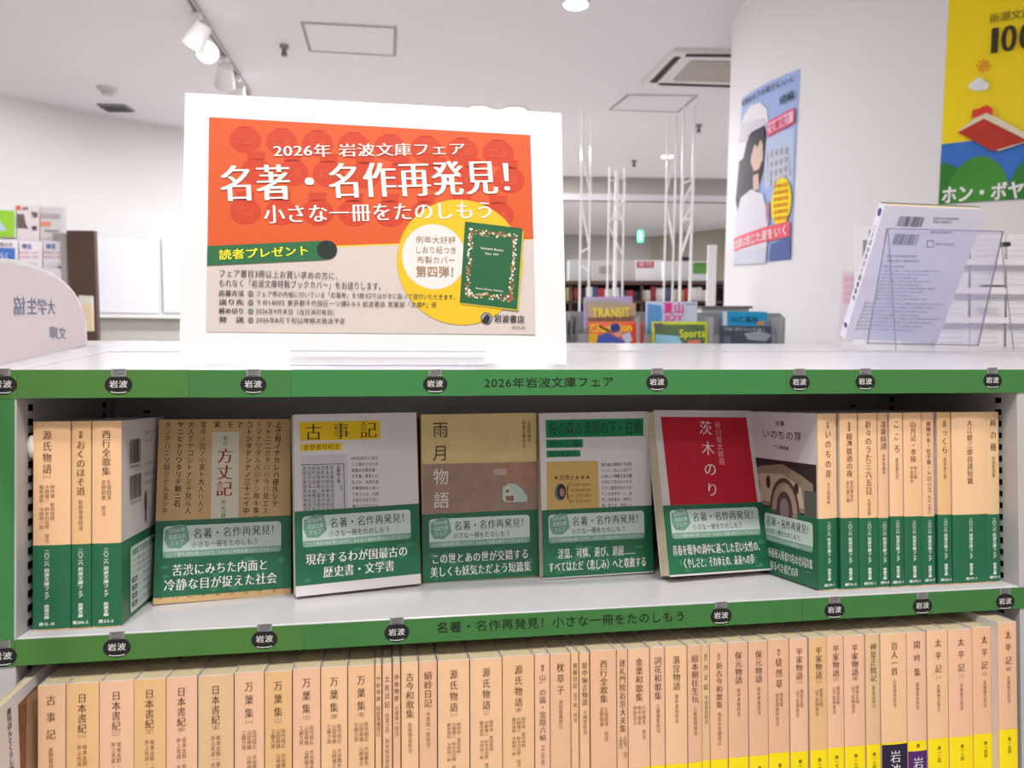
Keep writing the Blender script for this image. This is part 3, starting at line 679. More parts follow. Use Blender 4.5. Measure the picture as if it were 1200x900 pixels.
# ---- face-out display books -------------------------------------
RZ90 = np.array([[0., -1, 0], [1, 0, 0], [0, 0, 1]])
def display(label, p, T, cover, spine, zo, seed, l1, l2, page=M_PAGE, backh=0):
    """p = x, y, z of the lower left front corner, yaw, lean, roll"""
    R = rotm(p[3]*D2R, p[4]*D2R, p[5]*D2R); Tm = np.array(p[:3])
    # book local: spine plane at y=0 -> right edge of the cover; front cover (x=-T/2) faces -Y
    Lc = np.array([BW, T/2, 0]); M = mat4(R@RZ90, Tm+R@Lc)
    t = book('paperback_book', label, T, M, cover, bulge=.0006, obi=(zo, zo+.060), spine=spine, page=page, group='paperbacks displayed face out on the upper shelf')
    FC = Face((-T/2-.0001, BW, 0), (0, -1, 0), (0, 0, 1), M=M)
    pr = Print(Face((-T/2-.0003, BW, 0), (0, -1, 0), (0, 0, 1), M=M), h0=.00008, dh=.00007)
    obi_print(pr, l1, l2, zo, seed=seed); pr.done('obi_print', t)
    return t, Print(FC, h0=.00004, dh=.00004)
# 1 hojoki ---------------------------------------------------------
tanc = mat('cover_tan_manuscript', (205, 170, 122), .4, .4, noise=.10, nscale=60)
t, pr = display('tan face-out paperback 方丈記 with brush calligraphy, leftmost of the five', (.0645, .0530, -.0040, 10.5, 15.5, 1.6), .0095, tanc, mat('spine_dark_tan', (150, 120, 84), .5), .005, 1, ('苦渋にみちた内面と', 13, 87), ('冷静な目が捉えた社会', 7.5, 94))
pr.poly([(248.6, 506.4), (280.2, 506), (279.5, 612), (247, 614)], C(212, 210, 190)); pr.up()
pr.col('新訂', (264.6, 511), (264.3, 522), 5.5, M_INK)
red = C(168, 36, 48)
pr.col('方丈記', (264.3, 524.5), (262.6, 582.5), 19.5, red, 'M', pitch=None)
pr.col('市古貞次校注', (262, 585), (261.0, 630), 6.5, M_INK)
cols = [(326.5, '上ク何ノナカレハ座久シテ'), (315.2, 'マトニ二カタハハ今ハ見エス'), (304, 'トマナリタル人シナシ無キ事ニ'), (292.8, 'コトシタテシナノ三十二イ中'), (240, '寛平ノ比ノ小家ト大人ハ人イ'), (225.5, '大人ミヤコシトナミテ見ル人'), (213, 'ヤニヒトリワタリテ朝ニ石'), (198.5, '水ノアハニソ似リケル玉シキ')]
for k, (x, s_) in enumerate(cols):
    x -= (0 if x > 260 else 1)
    pr.col(s_, (x, 493.5), (x-4.5, 493.5+len(s_)*8.4), 7.6 if k != 5 else 8.6, C(52, 40, 32), 'b' if k % 3 == 0 else 'r')
for (x, c_) in ((281.5, 'ア'), (270, 'モ'), (254.5, '実'), (283.5, '、')): pr.col(c_, (x, 493), (x, 502), 7.5, C(40, 32, 28), 'b')
for k in range(9): pr.col('ノハニトキクリイモ'[k], (190+k*16.5, 697.2-k*1.1), (188.5+k*16.5, 703.2-k*1.1), 7, C(52, 40, 32))
pr.done('front_cover_print', t)
# 2 kojiki ---------------------------------------------------------
t, pr = display('white face-out paperback 古事記 with yellow title box, second of the five', (.1742, .0505, -.0022, 13.9, 9.5, 1.1), .0125, M_COVERW, M_SPINE[8], .0085, 2, ('現存するわが国最古の', 8, 94), ('歴史書・文学書', 22, 82))
yb = C(226, 190, 20)
pr.poly([(351, 494.7), (445.2, 492.5), (445.6, 514.3), (351.7, 516.8)], yb); pr.poly([(351.7, 520.2), (400.2, 518.8), (400.6, 527.3), (352, 528.6)], yb)
pr.poly([(352.2, 533.7), (406.5, 532.2), (408.2, 606), (354.5, 610)], C(196, 196, 204)); pr.up()
for c_, x, y in (('古', 367.5, 506.2), ('事', 399.7, 505), ('記', 432, 503.8)): pr.line(c_, (x-10.5, y+.2), (x+10.5, y-.2), 20.5, M_INK, 'm')
pr.line('倉野憲司校注', (355.5, 524.3), (398, 523.2), 7, C(70, 60, 20))
pr.poly([(352.5, 544.5), (403, 543.2), (403.1, 543.9), (352.5, 545.2)], M_INK); pr.poly([(402.4, 543.2), (403.1, 543.2), (404.4, 606), (403.7, 606)], M_INK)
ks = '臣安萬侶言夫混元既凝氣象未效無名無為誰知其形然乾坤初分參神作造化之首陰陽斯開二靈為群品之祖所以出入幽顯日月彰於洗目浮沈海水神祇呈於滌身故太素杳冥因本教而識孕土產嶋之時元始綿邈賴先聖而察生神立人之世'
for k in range(7):
    x = 388.8-k*5.35; s_ = ks[k*11:k*11+11]; pr.col(s_, (x, 545.5+k*.15), (x+1.2, 605), 4.9, M_INK, 'r')
pr.col('古事記上巻', (396.5, 545), (397, 566), 4.6, M_INK, 'b'); pr.col('并序', (400, 568), (400.2, 575), 3, M_INK)
for k, s_ in enumerate(('8世紀初めに成立', 'した現存するわが', '国最古の歴史書・', '文学書。数多い口', '伝えを、天武天皇', 'が稗田阿礼に命じ', 'て覚えさせ、元明', '天皇が太安万侶に', '書き上げさせたも')):
    pr.line(s_, (411.5+k*.15, 537.3+k*7.0), (443.3+k*.12, 536.6+k*7.0), 4.6, C(70, 68, 72))
pr.done('front_cover_print', t)
# 3 ugetsu ---------------------------------------------------------
sand = mat('cover_sand', (206, 184, 128), .4, .4, noise=.08, nscale=50)
t, pr = display('sand and brown face-out paperback 雨月物語, middle of the five', (.2781, .0843, -.0075, 3.7, 5.4, 0), .0085, sand, C(130, 92, 60), .0004, 3, ('この世とあの世が交錯する', 7.6, 96), ('美しくも妖気ただよう短篇集', 6.5, 98))
brn = mat('cover_painted_brown', (150, 124, 112), .45, .4, noise=.14, nscale=90)
pr.poly([(495.2, 544.2), (629.8, 540.8), (630.6, 610), (495.6, 612)], brn); pr.up()
pr.poly([(577, 542.3), (629.5, 541), (630, 572), (602, 570), (580, 558)], mat('cover_rust_tint', (162, 122, 104), .45, .4, noise=.15, nscale=120)); pr.up()
pr.poly([(577.5, 550), (586, 549), (594, 549.5), (594.5, 556.5), (578, 556.5)], C(178, 158, 146)); pr.poly([(589, 571), (596, 566.5), (604, 567), (612, 573), (618.5, 583), (617, 588), (594, 588.5), (588.5, 585)], C(176, 196, 184))
pr.up(); pr.poly([(589.5, 585), (592, 571), (597, 569), (600, 587.5), (591, 588)], C(206, 204, 184)); pr.poly([(592, 581), (602, 581), (601.5, 587), (592.5, 587)], C(160, 62, 48)); pr.ell(594.5, 575.5, 2, 2, C(120, 60, 52), uvs=False); pr.up()
dk = C(60, 50, 36)
for c_, x, y, m_ in (('雨', 516.3, 503.4, dk), ('月', 516.3, 530.8, dk), ('物', 516.9, 558.4, C(222, 216, 208)), ('語', 517.4, 586, C(222, 216, 208))): pr.line(c_, (x-9.8, y+.3), (x+9.8, y-.3), 20, m_, 'r')
pr.col('上田秋成作', (619.8, 492), (620.3, 519), 4.4, C(96, 80, 56)); pr.col('長島弘明校注', (613.8, 492.3), (614.2, 525), 4.4, C(96, 80, 56))
pr.done('front_cover_print', t)
# 4 sakura ---------------------------------------------------------
t, pr = display('white face-out paperback 桜の森の満開の下 with green title box, fourth of the five', (.3843, .0783, -.0065, 3, 7.4, -.1), .0125, M_COVERW, M_SPINE[8], .0012, 4, ('淫蕩、可憐、遊び、退屈……', 14, 88), ('すべてはただ〈悲しみ〉へと収斂する', 5, 98))
gr = C(10, 128, 76); gk = C(14, 44, 30); tb = C(200, 168, 98)
pr.poly([(639.2, 492.1), (754, 490.2), (754, 510.8), (640, 513.1)], gr); pr.poly([(640, 515.3), (683, 514.5), (683, 524.3), (640.2, 525)], gr); pr.poly([(640.2, 528.1), (680, 527.4), (680.4, 535), (640.5, 536)], gr)
pr.poly([(640.4, 541.1), (700.8, 540), (702.3, 602), (641.2, 604)], tb); pr.up()
pr.line('桜の森の満開の下・白痴', (643, 502.4), (752, 500.6), 17.5, gk, 'r'); pr.line('他十二篇', (643.5, 520), (680, 519.4), 8, gk); pr.line('坂口安吾作', (643.5, 532), (676, 531.4), 6.3, gk)
bi = C(84, 60, 34)
pr.line('★風博士★★★', (648.6, 559.8), (692, 559), 6.6, bi, 'r')
pr.ell(656.5, 577, 6.5, 10, C(92, 112, 110), uvs=False); pr.up(); pr.ell(658, 576, 5.2, 9, C(44, 38, 46), uvs=False); pr.up(); pr.ell(658.5, 577, 2.8, 5.2, C(170, 118, 120), uvs=False)
pr.poly([(668.5, 563), (664.2, 571), (664.2, 582), (669, 591), (666, 583), (665.4, 577), (666, 570)], bi)
for k, s_ in enumerate(('Contes extra-', 'ordinaires', 'et ridicules', 'de S.Cyrano')): pr.line(s_, (668, 567.6+k*6.4), (692.5, 567.1+k*6.4), 6.4, bi, 'l')
for k, s_ in enumerate(('桜の森の満開の下は怖', 'ろしい。妖しいばかり', 'に美しい残酷な女は掻', 'き消えて花びらとなり', '冷たい虚空がはりつめ', 'ているばかり──。女', '性とは何者か。肉体と', '魂、男と女、安吾にと')):
    pr.line(s_, (704.5+k*.1, 544.6+k*6.85), (740.3+k*.1, 543.7+k*6.85), 4.6, C(76, 72, 72))
pr.done('front_cover_print', t)
# 5 ibaragi --------------------------------------------------------
t, pr = display('red face-out paperback 茨木のり子 in a white border, rightmost of the five', (.4900, .0460, .0018, 8.5, 17.5, 1.7), .0165, M_COVERW, M_SPINE[6], .0016, 5, ('青春を戦争の渦中に過ごした若い女性の、', 5, 97), ('くやしさと、それゆえの、未来への夢', 14, 87), page=M_PAGE)
pr.poly([(774.2, 488.5), (874.5, 489.2), (889, 598), (787, 604)], C(190, 22, 46)); pr.up()
dr = C(130, 14, 34)
for (x, y, s_) in ((780, 499, 'りたいと'), (790, 500, 'わたしが一番きれいだった'), (806, 501, 'だれかを待つ'), (815, 510, 'いつも心に'), (862, 500, '若いころの'), (870, 498, 'ことばが'), (796, 555, 'したた'), (858, 570, 'ので')):
    pr.col(s_, (x, y), (x+len(s_)*1.0, y+len(s_)*9), 3.2, dr)
wp = C(240, 224, 224)
for c_, x, y in (('茨', 826.8, 501.3), ('木', 829.8, 525.3), ('の', 832.4, 549.6), ('り', 834.8, 573.6)): pr.line(c_, (x-8, y-.5), (x+8, y+.6), 17.5, wp, 'm')
pr.col('谷川俊太郎選', (840.2, 493.5), (846.2, 545), 7.4, C(230, 170, 176))
pr.done('front_cover_print', t)

# ---- lower shelf -------------------------------------------------
YL, ZLT = -.0255, -.0294
LPF = Face((0, YL, 0), (1, 0, 0), (0, 0, 1), M=MCASE)
GL = 'beige paperbacks in a row on the lower shelf'
MAN = ['佐竹昭広　大谷雅夫　校注', '山田英雄　山崎福之', '工藤力男']; NIH = ['坂本太郎・家永三郎', '井上光貞・大野晋']; GEN = ['柳井滋　室伏信助', '大朝雄二　鈴木日出男　校注', '藤井貞和　今西祐一郎']
HEI = ['梶原正昭', '山下宏明校注']
LB = [ # x0, x1, y of top, spec, colour index, yellow?
 (44.5, 77, ('', '古事記', .0115, '', ['倉野憲司校注']), 8),
 (77.6, 116, ('', '日本書紀', .0069, '一', NIH), 2), (116.5, 157, ('', '日本書紀', .0069, '二', NIH), 3), (157.4, 194.8, ('', '日本書紀', .0069, '三', NIH), 2), (195.2, 231.5, ('', '日本書紀', .0069, '四', NIH), 7), (232.5, 274, ('', '日本書紀', .0069, '五', NIH), 6),
 (274.7, 309.6, ('', '万葉集', .0092, '一', MAN), 3), (310.3, 342.2, ('', '万葉集', .0092, '二', MAN), 2), (342.9, 375.4, ('', '万葉集', .0092, '三', MAN), 3), (376, 407, ('', '万葉集', .0092, '四', MAN), 1), (407.5, 438.8, ('', '万葉集', .0092, '五', MAN), 0),
 (439.3, 447.3, ('', '竹取物語', .0048, '', ['阪倉篤義校訂']), 0), (448, 459.3, ('', '土左日記', .0062, '', ['紀貫之作　鈴木知太郎校注']), 3), (460, 469.3, ('', '伊勢物語', .0050, '', ['大津有一校注']), 4), (470, 490.3, ('', '古今和歌集', .0067, '', ['佐伯梅友校注']), 1), (490.9, 512, ('', '蜻蛉日記', .0067, '', ['今西祐一郎校注']), 4),
 (512.8, 550, ('', '源氏物語', .0080, '一', GEN), 1), (550.6, 588, ('', '源氏物語', .0080, '二', GEN), 1), (588.6, 625.9, ('', '源氏物語', .0080, '四', GEN), 0),
 (626.3, 644, ('補作', '山路の露・雲隠六帖', .0056, '', ['他二篇　今西祐一郎編注']), 7), (644.5, 668.3, ('', '枕草子', .0085, '', ['池田亀鑑校訂']), 4), (668.9, 678.2, ('', '更級日記', .0050, '', ['西下経一校注']), 0), (678.6, 690.3, ('', '堤中納言物語', .0055, '', ['大槻修校注']), 0),
 (691.6, 722, ('', '西行全歌集', .0066, '', ['久保田淳　校注', '吉野朋美']), 4), (722.6, 735.4, ('', '建礼門院右京大夫集', .0062, '', ['久松潜一　校注', '久保田淳']), 4), (736, 761.3, ('', '金葉和歌集', .0067, '', ['川村晃生　校注', '柏木由夫', '伊倉史人']), 3),
 (761.7, 778.5, ('', '詞花和歌集', .0067, '', ['工藤重矩校注']), 3), (778.9, 804.4, ('', '落窪物語', .0067, '', ['藤井貞和校注']), 1), (805, 821.3, ('', '続本朝往生伝', .0062, '', ['小峯和明校注']), 5), (821.8, 831.4, ('新訂', '方丈記', .0075, '', ['市古貞次校注']), 6),
 (831.8, 852.6, ('新訂', '新古今和歌集', .0060, '', ['佐佐木信綱校訂']), 4), (853, 876.3, ('', '保元物語', .0064, '', ['栃木孝惟校注']), 5), (876.9, 899.4, ('', '保元物語', .0064, '', ['栃木孝惟校注']), 5), (899.9, 924.5, ('新訂', '徒然草', .0085, '', ['西尾実', '安良岡康作校注']), 5),
 (925, 946, ('', '平家物語', .0064, '一', HEI), 7), (947.3, 968, ('', '平家物語', .0064, '二', HEI), 2), (968.7, 988.2, ('', '平家物語', .0064, '三', HEI), 7), (988.8, 1013.2, ('', '平家物語', .0064, '四', HEI), 7),
 (1013.7, 1030.3, ('', '神皇正統記', .0062, '', ['岩佐正校注']), 6), (1030.8, 1061, ('', '百人一首', .0068, '', ['久保田淳校注']), 1), (1061.6, 1084, ('', '閑吟集', .0110, '', ['真鍋昌弘校注']), 3),
 (1085, 1109.5, ('', '太平記', .0105, '一', ['兵藤裕己校注']), 1), (1110, 1138.2, ('', '太平記', .0105, '二', ['兵藤裕己校注']), 7), (1138.8, 1165, ('', '太平記', .0105, '三', ['兵藤裕己校注']), 4),
 (1169, 1191, ('', '太平記', .0105, '四', ['兵藤裕己校注']), 4)]
NAVY = C(36, 30, 60); PURP = C(82, 34, 112)
seen = {}
ORD = ['first', 'second', 'third', 'fourth', 'fifth', 'sixth', 'seventh', 'eighth', 'ninth', 'tenth', 'eleventh', 'twelfth', 'thirteenth', 'fourteenth', 'fifteenth', 'sixteenth', 'seventeenth', 'eighteenth', 'nineteenth', 'twentieth', 'twenty-first', 'twenty-second', 'twenty-third', 'twenty-fourth', 'twenty-fifth']
nb = len(LB)
for i, (x0, x1, spec, ci) in enumerate(LB):
    yt = 803-.0607*(x0-45)
    a = LPF.uv(x0, yt)[0]; b = LPF.uv(x1, yt)[0]; T = b-a-.00035; dy = random.uniform(-.0008, .0008); dz = 0; HH = BH
    if i == nb-1:
        HH = .154; dy = -.0085; F_ = Face((0, YL+dy, 0), (1, 0, 0), (0, 0, 1), M=MCASE); a = F_.uv(1169, 727)[0]; b = F_.uv(1190.8, 727)[0]; T = b-a-.0003; dz = .0062
    zt = ZLT+dz+random.uniform(-.0004, .0004)
    M = MCASE@mat4(rotm(0, 0, 0), ((a+b)/2, YL+dy, zt-HH))
    vol = spec[3]; ttl = spec[1]+(('（%s）' % vol) if vol else '')
    look = {0: 'beige', 1: 'beige', 2: 'tan', 3: 'pinkish beige', 4: 'beige', 5: 'dull beige', 6: 'pale tan', 7: 'pink-beige', 8: 'beige'}[ci]
    wid = 'very thin' if x1-x0 < 13 else ('thick' if x1-x0 > 36 else '')
    pos = ('%s spine from left on the lower shelf' % ORD[i]) if i < 24 else ('%s spine from right on the lower shelf' % ORD[nb-1-i])
    lab = ('%s %s paperback, spine %s, %s' % (wid, look, ttl, pos)).strip().capitalize()
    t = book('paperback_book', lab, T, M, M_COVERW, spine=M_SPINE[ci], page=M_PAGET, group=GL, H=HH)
    yh = .0575+.0032*max(0, i-24)/20+(HH-BH)
    yz = [(.0004, yh, M_YEL, ('黄一〇五', .008, .0036, min(.0032, T*.6), M_INK))]
    if 34 <= i: yz[0] = (.0004, yh, M_YEL, ('黄一'+'一二三四五六七八'[i % 8]+'四', .006, .0034, min(.0034, T*.5), M_INK))
    if spec[1] == '建礼門院右京大夫集': yz[0] = (.0004, .0578, C(240, 238, 238), None)
    if spec[1] == '百人一首': yz = [(.0004, .0604, M_YEL, None), (.0002, .0588, NAVY, ('岩波文庫', .004, .0110, .0095, M_WHITEINK, 'm'))]
    if spec[1] == '閑吟集': yz = [(.0004, .0602, M_YEL, ('黄', .0022, .0036, .0034, M_INK)), (.0002, .0520, PURP, ('岩波文庫', .004, .0110, .0092, M_WHITEINK, 'm'))]
    spine_text(t, T, spec, yellow=yz, dxs=0, first=.0100, H=HH)
# tilted cover at the far left of the lower shelf
zt = -.027; A = onz(46, 787, zt); B = onz(-2, 830, zt); d = (B-A); d[2] = 0; d /= np.linalg.norm(d)
ps = math.atan2(-d[1], -d[0]); R = rotm(ps, 4*D2R, 0)
Tm = A-R@np.array([BW*.62, 0, BH]); Lc = np.array([BW, .003, 0]); M = mat4(R@RZ90, Tm+R@Lc)
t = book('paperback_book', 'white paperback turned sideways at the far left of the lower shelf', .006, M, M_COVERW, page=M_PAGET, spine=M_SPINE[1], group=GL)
FC = Face((-.0031, BW, 0), (0, -1, 0), (0, 0, 1), M=M); pr = Print(FC, h0=.0001, dh=.0001)
u0 = FC.uv(20, 850)[0]; u1 = FC.uv(46, 820)[0]
pr.poly([(21, 826), (46, 800), (48, 905), (24, 905)], mat('brown_picture', (140, 96, 62), .5, .3, noise=.4, nscale=220)); pr.up()
pr.poly([(31, 818), (46, 803), (48, 905), (30, 905)], C(176, 140, 108))
pr.col('週刊ほんとくらし帖', (10, 830), (14, 905), 5, C(60, 60, 90), 'b')
pr.done('front_cover_print', t)
# grey round tab peeping above the middle display book
F_ = Face((0, .115, 0), (1, 0, 0), (0, 0, 1), M=MCASE); c = F_.uv(549, 486)
mb = MB(); P = [(c[0]+.0085*math.cos(a_), .1155, c[1]+.0055*math.sin(a_)) for a_ in np.linspace(0, math.pi, 12)]
P = [(P[0][0], .1155, -.0+.0003)]+P+[(P[-1][0], .1155, .0003)]
mb.slab(P, (0, .0012, 0), C(150, 146, 140)); tag(build('shelf_divider', mb, None, M=MCASE), 'grey round-topped divider tab peeping above the middle face-out book', 'divider')

# ================================================================== SIGN ON TOP
MS = mat4(rotm(-.4128*D2R, 9.3959*D2R, .0158*D2R), (.0945, .0291, .1884))
sign = thing('fair_sign', 'large white A4 sign with orange fair poster standing on the bookcase', 'sign', M=MS)
mb = MB(); n = 24; vs = []; fs = []
for j in range(n+1):
    for i in range(n+1):
        u = i/n; v = j/n; bend = .0022*max(0, (u-.85)/.15)**2*(1-v*.6)+.0008*math.sin(v*3.1)*u*u
        vs.append((.297*u, -bend*0-.0+bend, .21*v))
for j in range(n):
    for i in range(n): a = j*(n+1)+i; fs.append((a, a+1, a+n+2, a+n+1))
mb.add([(x, y+.0004, z) for x, y, z in vs], fs, M_PAPER, True); mb.add([(x, y+.0008, z) for x, y, z in vs], [f[::-1] for f in fs], M_PAPER, True); build('paper_sheet', mb, sign)
SF = Face((0, 0, 0), (1, 0, 0), (0, 0, 1), M=MS); pr = Print(SF, h0=0, dh=.00009)
OR = mat('print_orange', (208, 86, 36), .45, .4); OR2 = mat('print_orange_red', (236, 84, 44), .45, .4); ORD_ = C(196, 62, 36, .45)
pr.poly([(245.2, 137.3), (621.3, 158.3), (627.6, 392), (241.6, 389)], M_CREAM); pr.up()
pr.poly([(245.2, 137.3), (621.3, 158.3), (625, 280), (243.2, 293)], OR); 
pr.poly([(393, 288), (625, 279), (625, 280.6), (393, 289.8)], C(240, 200, 60)); pr.up()
pots = []
for r_, yy in enumerate((162, 199, 247, 283)):
    for k_ in range(9):
        fx = (k_ + (.5 if r_ % 2 else .2))*.047-.01
        x = 246+fx/.42*378; y = yy+(x-246)*.052*(1-r_*.35); x2 = x
        if 264 < x < 604 and y < 276-(x-246)*.02 + (6 if r_ < 3 else -12): pots.append((x, y))
for q_, (x, y) in enumerate(pots):
    pr.h += .000003
    pr.ell(x, y, 18.5, 15.5, ORD_, uvs=False, n=18); pr.poly([(x-10, y-13), (x+10, y-13), (x+11, y-23), (x-11, y-23)] if y > 182 else [(x-8, y-14.6), (x+8, y-14.6), (x+8, y-16), (x-8, y-16)], ORD_)
pr.up()
for (x, y) in pots: pr.line('岩波', (x-11, y), (x+11, y+.5), 11, C(208, 84, 50, .45), 'b')
pr.up()
yc = C(222, 184, 34, .45); pr.ell(540, 307, 73, 73, yc, uvs=False, n=40); pr.up(); pr.ell(508.5, 301, 37, 38, C(222, 219, 217, .45), uvs=False, n=32); pr.up()
pr.poly([(243.2, 288.5), (378, 282.4), (383, 304.5), (242.8, 311.2)], C(42, 104, 66, .45)); pr.up(); pr.ell(383.3, 293, 12, 11, C(30, 42, 38, .45), uvs=False); pr.up()
W_ = C(250, 246, 240, .45); K_ = C(60, 58, 62, .45)
pr.line('2026年 岩波文庫フェア', (320, 177.5), (546, 174.5), 16.5, W_, 'M')
pr.line('名著・名作再発見！', (257, 215.5), (622, 206.5), 45, W_, 'H')
pr.line('小さな一冊をたのしもう', (309, 251.5), (580, 246), 23, W_, 'M')
pr.line('読者プレゼント', (256.5, 299), (363, 293.5), 12.5, C(246, 232, 40, .45), 'b')
pr.line('フェア書目3冊以上お買い求めの方に、', (256.5, 320), (401, 323.5), 9.6, K_, 'r')
pr.line('もれなく「岩波文庫特製ブックカバー」をお送りします。', (256.5, 331.5), (451, 335.5), 9.6, K_, 'r')
for k, (h_, b_, xe, ye) in enumerate((('応募方法', 'フェア帯の内袖に付いている「応募券」を3枚1口ではがきに貼って送付いただきます。', 537, 348.5), ('送り先', '〒101-8002 東京都千代田区一ツ橋2-5-5 岩波書店 営業部「文庫P」係', 512, 357.5), ('締め切り', '2026年9月末日（当日消印有効）', 396, 366), ('発　送', '2026年8月下旬以降順次発送予定', 405, 376))):
    y = 343.5+k*10.3; pr.line(h_, (256.5, y), (286.5, y+.3), 7, K_, 'b'); pr.ell(294, y+.5, 3.2, 3.2, C(120, 130, 120, .45), uvs=False, n=12); pr.line(b_, (300, y+.6), (xe, ye if k < 2 else y+2), 7.2, K_, 'r')
BR_ = C(160, 128, 96, .45)
for s_, x0, x1, y, h_, st in (('例年大好評', 487, 534.5, 281, 9, 'r'), ('しおり紐つき', 486, 535.5, 292.8, 9, 'r'), ('布製カバー', 488.5, 534, 304.4, 9, 'r'), ('第四弾！', 487, 540, 318.2, 14, 'b')): pr.line(s_, (x0, y), (x1, y+.8), h_, BR_, st)
pr.line('岩波書店', (579, 373), (615, 374.5), 9.5, C(50, 50, 54, .45), 'b'); pr.line('2026.05', (599.5, 383.6), (615.5, 384), 4.6, K_, 'r'); pr.ell(570, 373, 6.8, 6.8, C(70, 70, 78, .45), uvs=False); pr.up(); pr.ell(570, 373, 5.8, 5.8, C(150, 150, 158, .45), uvs=False); pr.up()
pr.poly([(564, 377), (568, 371), (571, 368), (574, 372), (573, 377), (570, 379)], C(40, 40, 46, .45))
pr.done('poster_print', sign)
# the little green book picture on the poster
pr = Print(SF, h0=.0010, dh=.00009); gp = C(30, 94, 58, .45); x0, y0 = 545, 260
bx = lambda a, b: (545+67*a-6.3*b, 260+8*a+94.6*b)
pr.poly([bx(.02, .03), bx(1.03, .03), bx(1.03, 1.02), bx(.02, 1.02)], C(190, 170, 60, .45), h=.0008)
pr.poly([bx(0, 0), bx(1, 0), bx(1, 1), bx(0, 1)], gp); pr.up()
r = random.Random(4); cl = [C(186, 110, 62, .45), C(214, 206, 178, .45), C(150, 84, 56, .45), C(196, 160, 96, .45), C(226, 226, 214, .45), C(120, 120, 110, .45)]
def blob(a, b):
    x, y = bx(a, b); s_ = r.uniform(1.0, 2.0); m_ = r.choice(cl)
    pr.poly([(x+s_*math.cos(t_)*r.uniform(.7, 1.1), y+s_*math.sin(t_)*r.uniform(.7, 1.1)) for t_ in np.linspace(0, 6.28, 7)[:-1]], m_)
for k in range(46):
    blob(.10+.80*k/45+r.uniform(-.02, .02), .115+r.uniform(-.035, .035)); blob(.10+.80*k/45, .885+r.uniform(-.035, .035))
for k in range(52):
    blob(.12+r.uniform(-.035, .035), .1+.8*k/51); blob(.88+r.uniform(-.035, .035), .1+.8*k/51)
pr.up(); pr.line('Iwanami Bunko', bx(.3, .30), bx(.7, .30), 4, W_, 'r'); pr.line('Since 1927', bx(.38, .36), bx(.62, .36), 3.6, W_, 'r'); pr.line('Iwanami Shoten, Publishers', bx(.26, .8), bx(.74, .8), 3.2, W_, 'r')
pr.done('book_picture', sign)
# acrylic holder of the sign
hold = thing('acrylic_sign_holder', 'clear acrylic holder gripping the lower edge of the A4 sign', 'sign holder', M=MS)
a = SF.uv(341, 420)[0]; b = SF.uv(568, 420)[0]
mb = MB(); mb.box((a, -.0042, -.0022), (b, -.0027, .0092), M_CLEAR); mb.box((a, -.0043, .0090), (b, -.0026, .0094), M_CLEARE); mb.box((a, -.0043, -.0022), (b, -.0026, -.0016), M_CLEARE); build('front_lip', mb, hold)
mb = MB(); mb.box((a, -.0042, -.0034), (b, .012, -.0022), M_CLEAR); build('base', mb, hold)
mb = MB(); mb.box((a, .0022, -.0022), (b, .0037, .12), M_CLEAR); build('back_plate', mb, hold)

# ================================================================== THINGS ON TOP, RIGHT
s_ = 1.0
MBk = mat4(rotm(-6.4253*D2R, -25.5162*D2R, 1.4189*D2R), (.9446, .5088, .2031))
bk = thing('white_booklet', 'white barcoded book seen from behind, leaning in the clear stand', 'book', M=MBk)
mb = MB(); mb.box((0, -.0006, 0), (.148, 0, .21), mat('cover_lilac_white', (222, 222, 238), .35, .4)); mb.box((-.0006, -.0006, 0), (0, .016, .21), C(222, 222, 236)); build('cover', mb, bk)
mb = MB(); mb.box((.0, .0002, .002), (.146, .0155, .2085), M_PAGE); build('page_block', mb, bk)
mb = MB(); mb.box((0, .0156, 0), (.148, .0162, .21), C(120, 122, 130)); build('front_cover', mb, bk)
FB_ = Face((0, -.0007, 0), (1, 0, 0), (0, 0, 1), M=MBk); pr = Print(FB_, h0=.0002, dh=.0002); g1 = C(96, 96, 104); g2 = C(130, 130, 140)
def bc(x0, y0, x1, y1, m_, sd):
    a = FB_.uv(x0, y1); b = FB_.uv(x1, y0); barcode(pr, a[0], min(a[1], b[1]), b[0], max(a[1], b[1]), m_, seed=sd)
bc(1051, 254.5, 1084, 265, g1, 5); bc(1045, 275, 1078, 286.5, g1, 6)
for (x0, x1, y, st) in ((1094, 1124, 256, 0), (1093, 1115, 259.8, 0), (1090, 1116, 272, 0), (1096, 1118, 286, 1), (1039, 1075, 300, 0), (1039, 1077, 305.5, 0), (1035, 1061, 312, 0)):
    pr.line('図書分類と定価本体表示', (x0, y), (x1, y+.6), 3.2 if not st else 3.6, g1)
pr.poly([(1086, 281.5), (1094.5, 281.5), (1094, 290), (1085.5, 290)], g2); pr.up(); pr.poly([(1087.3, 282.8), (1093.3, 282.8), (1093, 288.8), (1086.8, 288.8)], C(226, 226, 240))
for k in range(9): pr.line('本書は日々の暮らしと学びのことばを丁寧に集めた一冊です', (1034.5-k*1.15, 317+k*4.1), (1102-k*1.2-(k*7 % 5)*6, 318+k*4.1), 2.6, g1)
for k in range(8): pr.line('読みつがれてきた作品をやさしい解説とともに読む楽しみを伝える', (1013-k*1.6, 355+k*4.3), (1108-k*1.5-(k*5 % 4)*9, 357+k*4.3), 2.6, g1)
pr.done('back_cover_print', bk)
FS_ = Face((-.0007, .016, 0), (0, -1, 0), (0, 0, 1), M=MBk); pr = Print(FS_, h0=.0002); pr.col('ことばの学びと読書案内', (.008, .18), (.008, .06), .008, g1, 'b', uvs=True); pr.ell(.008, .198, .005, .006, C(60, 64, 130)); pr.ell(.008, .02, .005, .004, C(60, 64, 130)); pr.done('spine_print', bk)
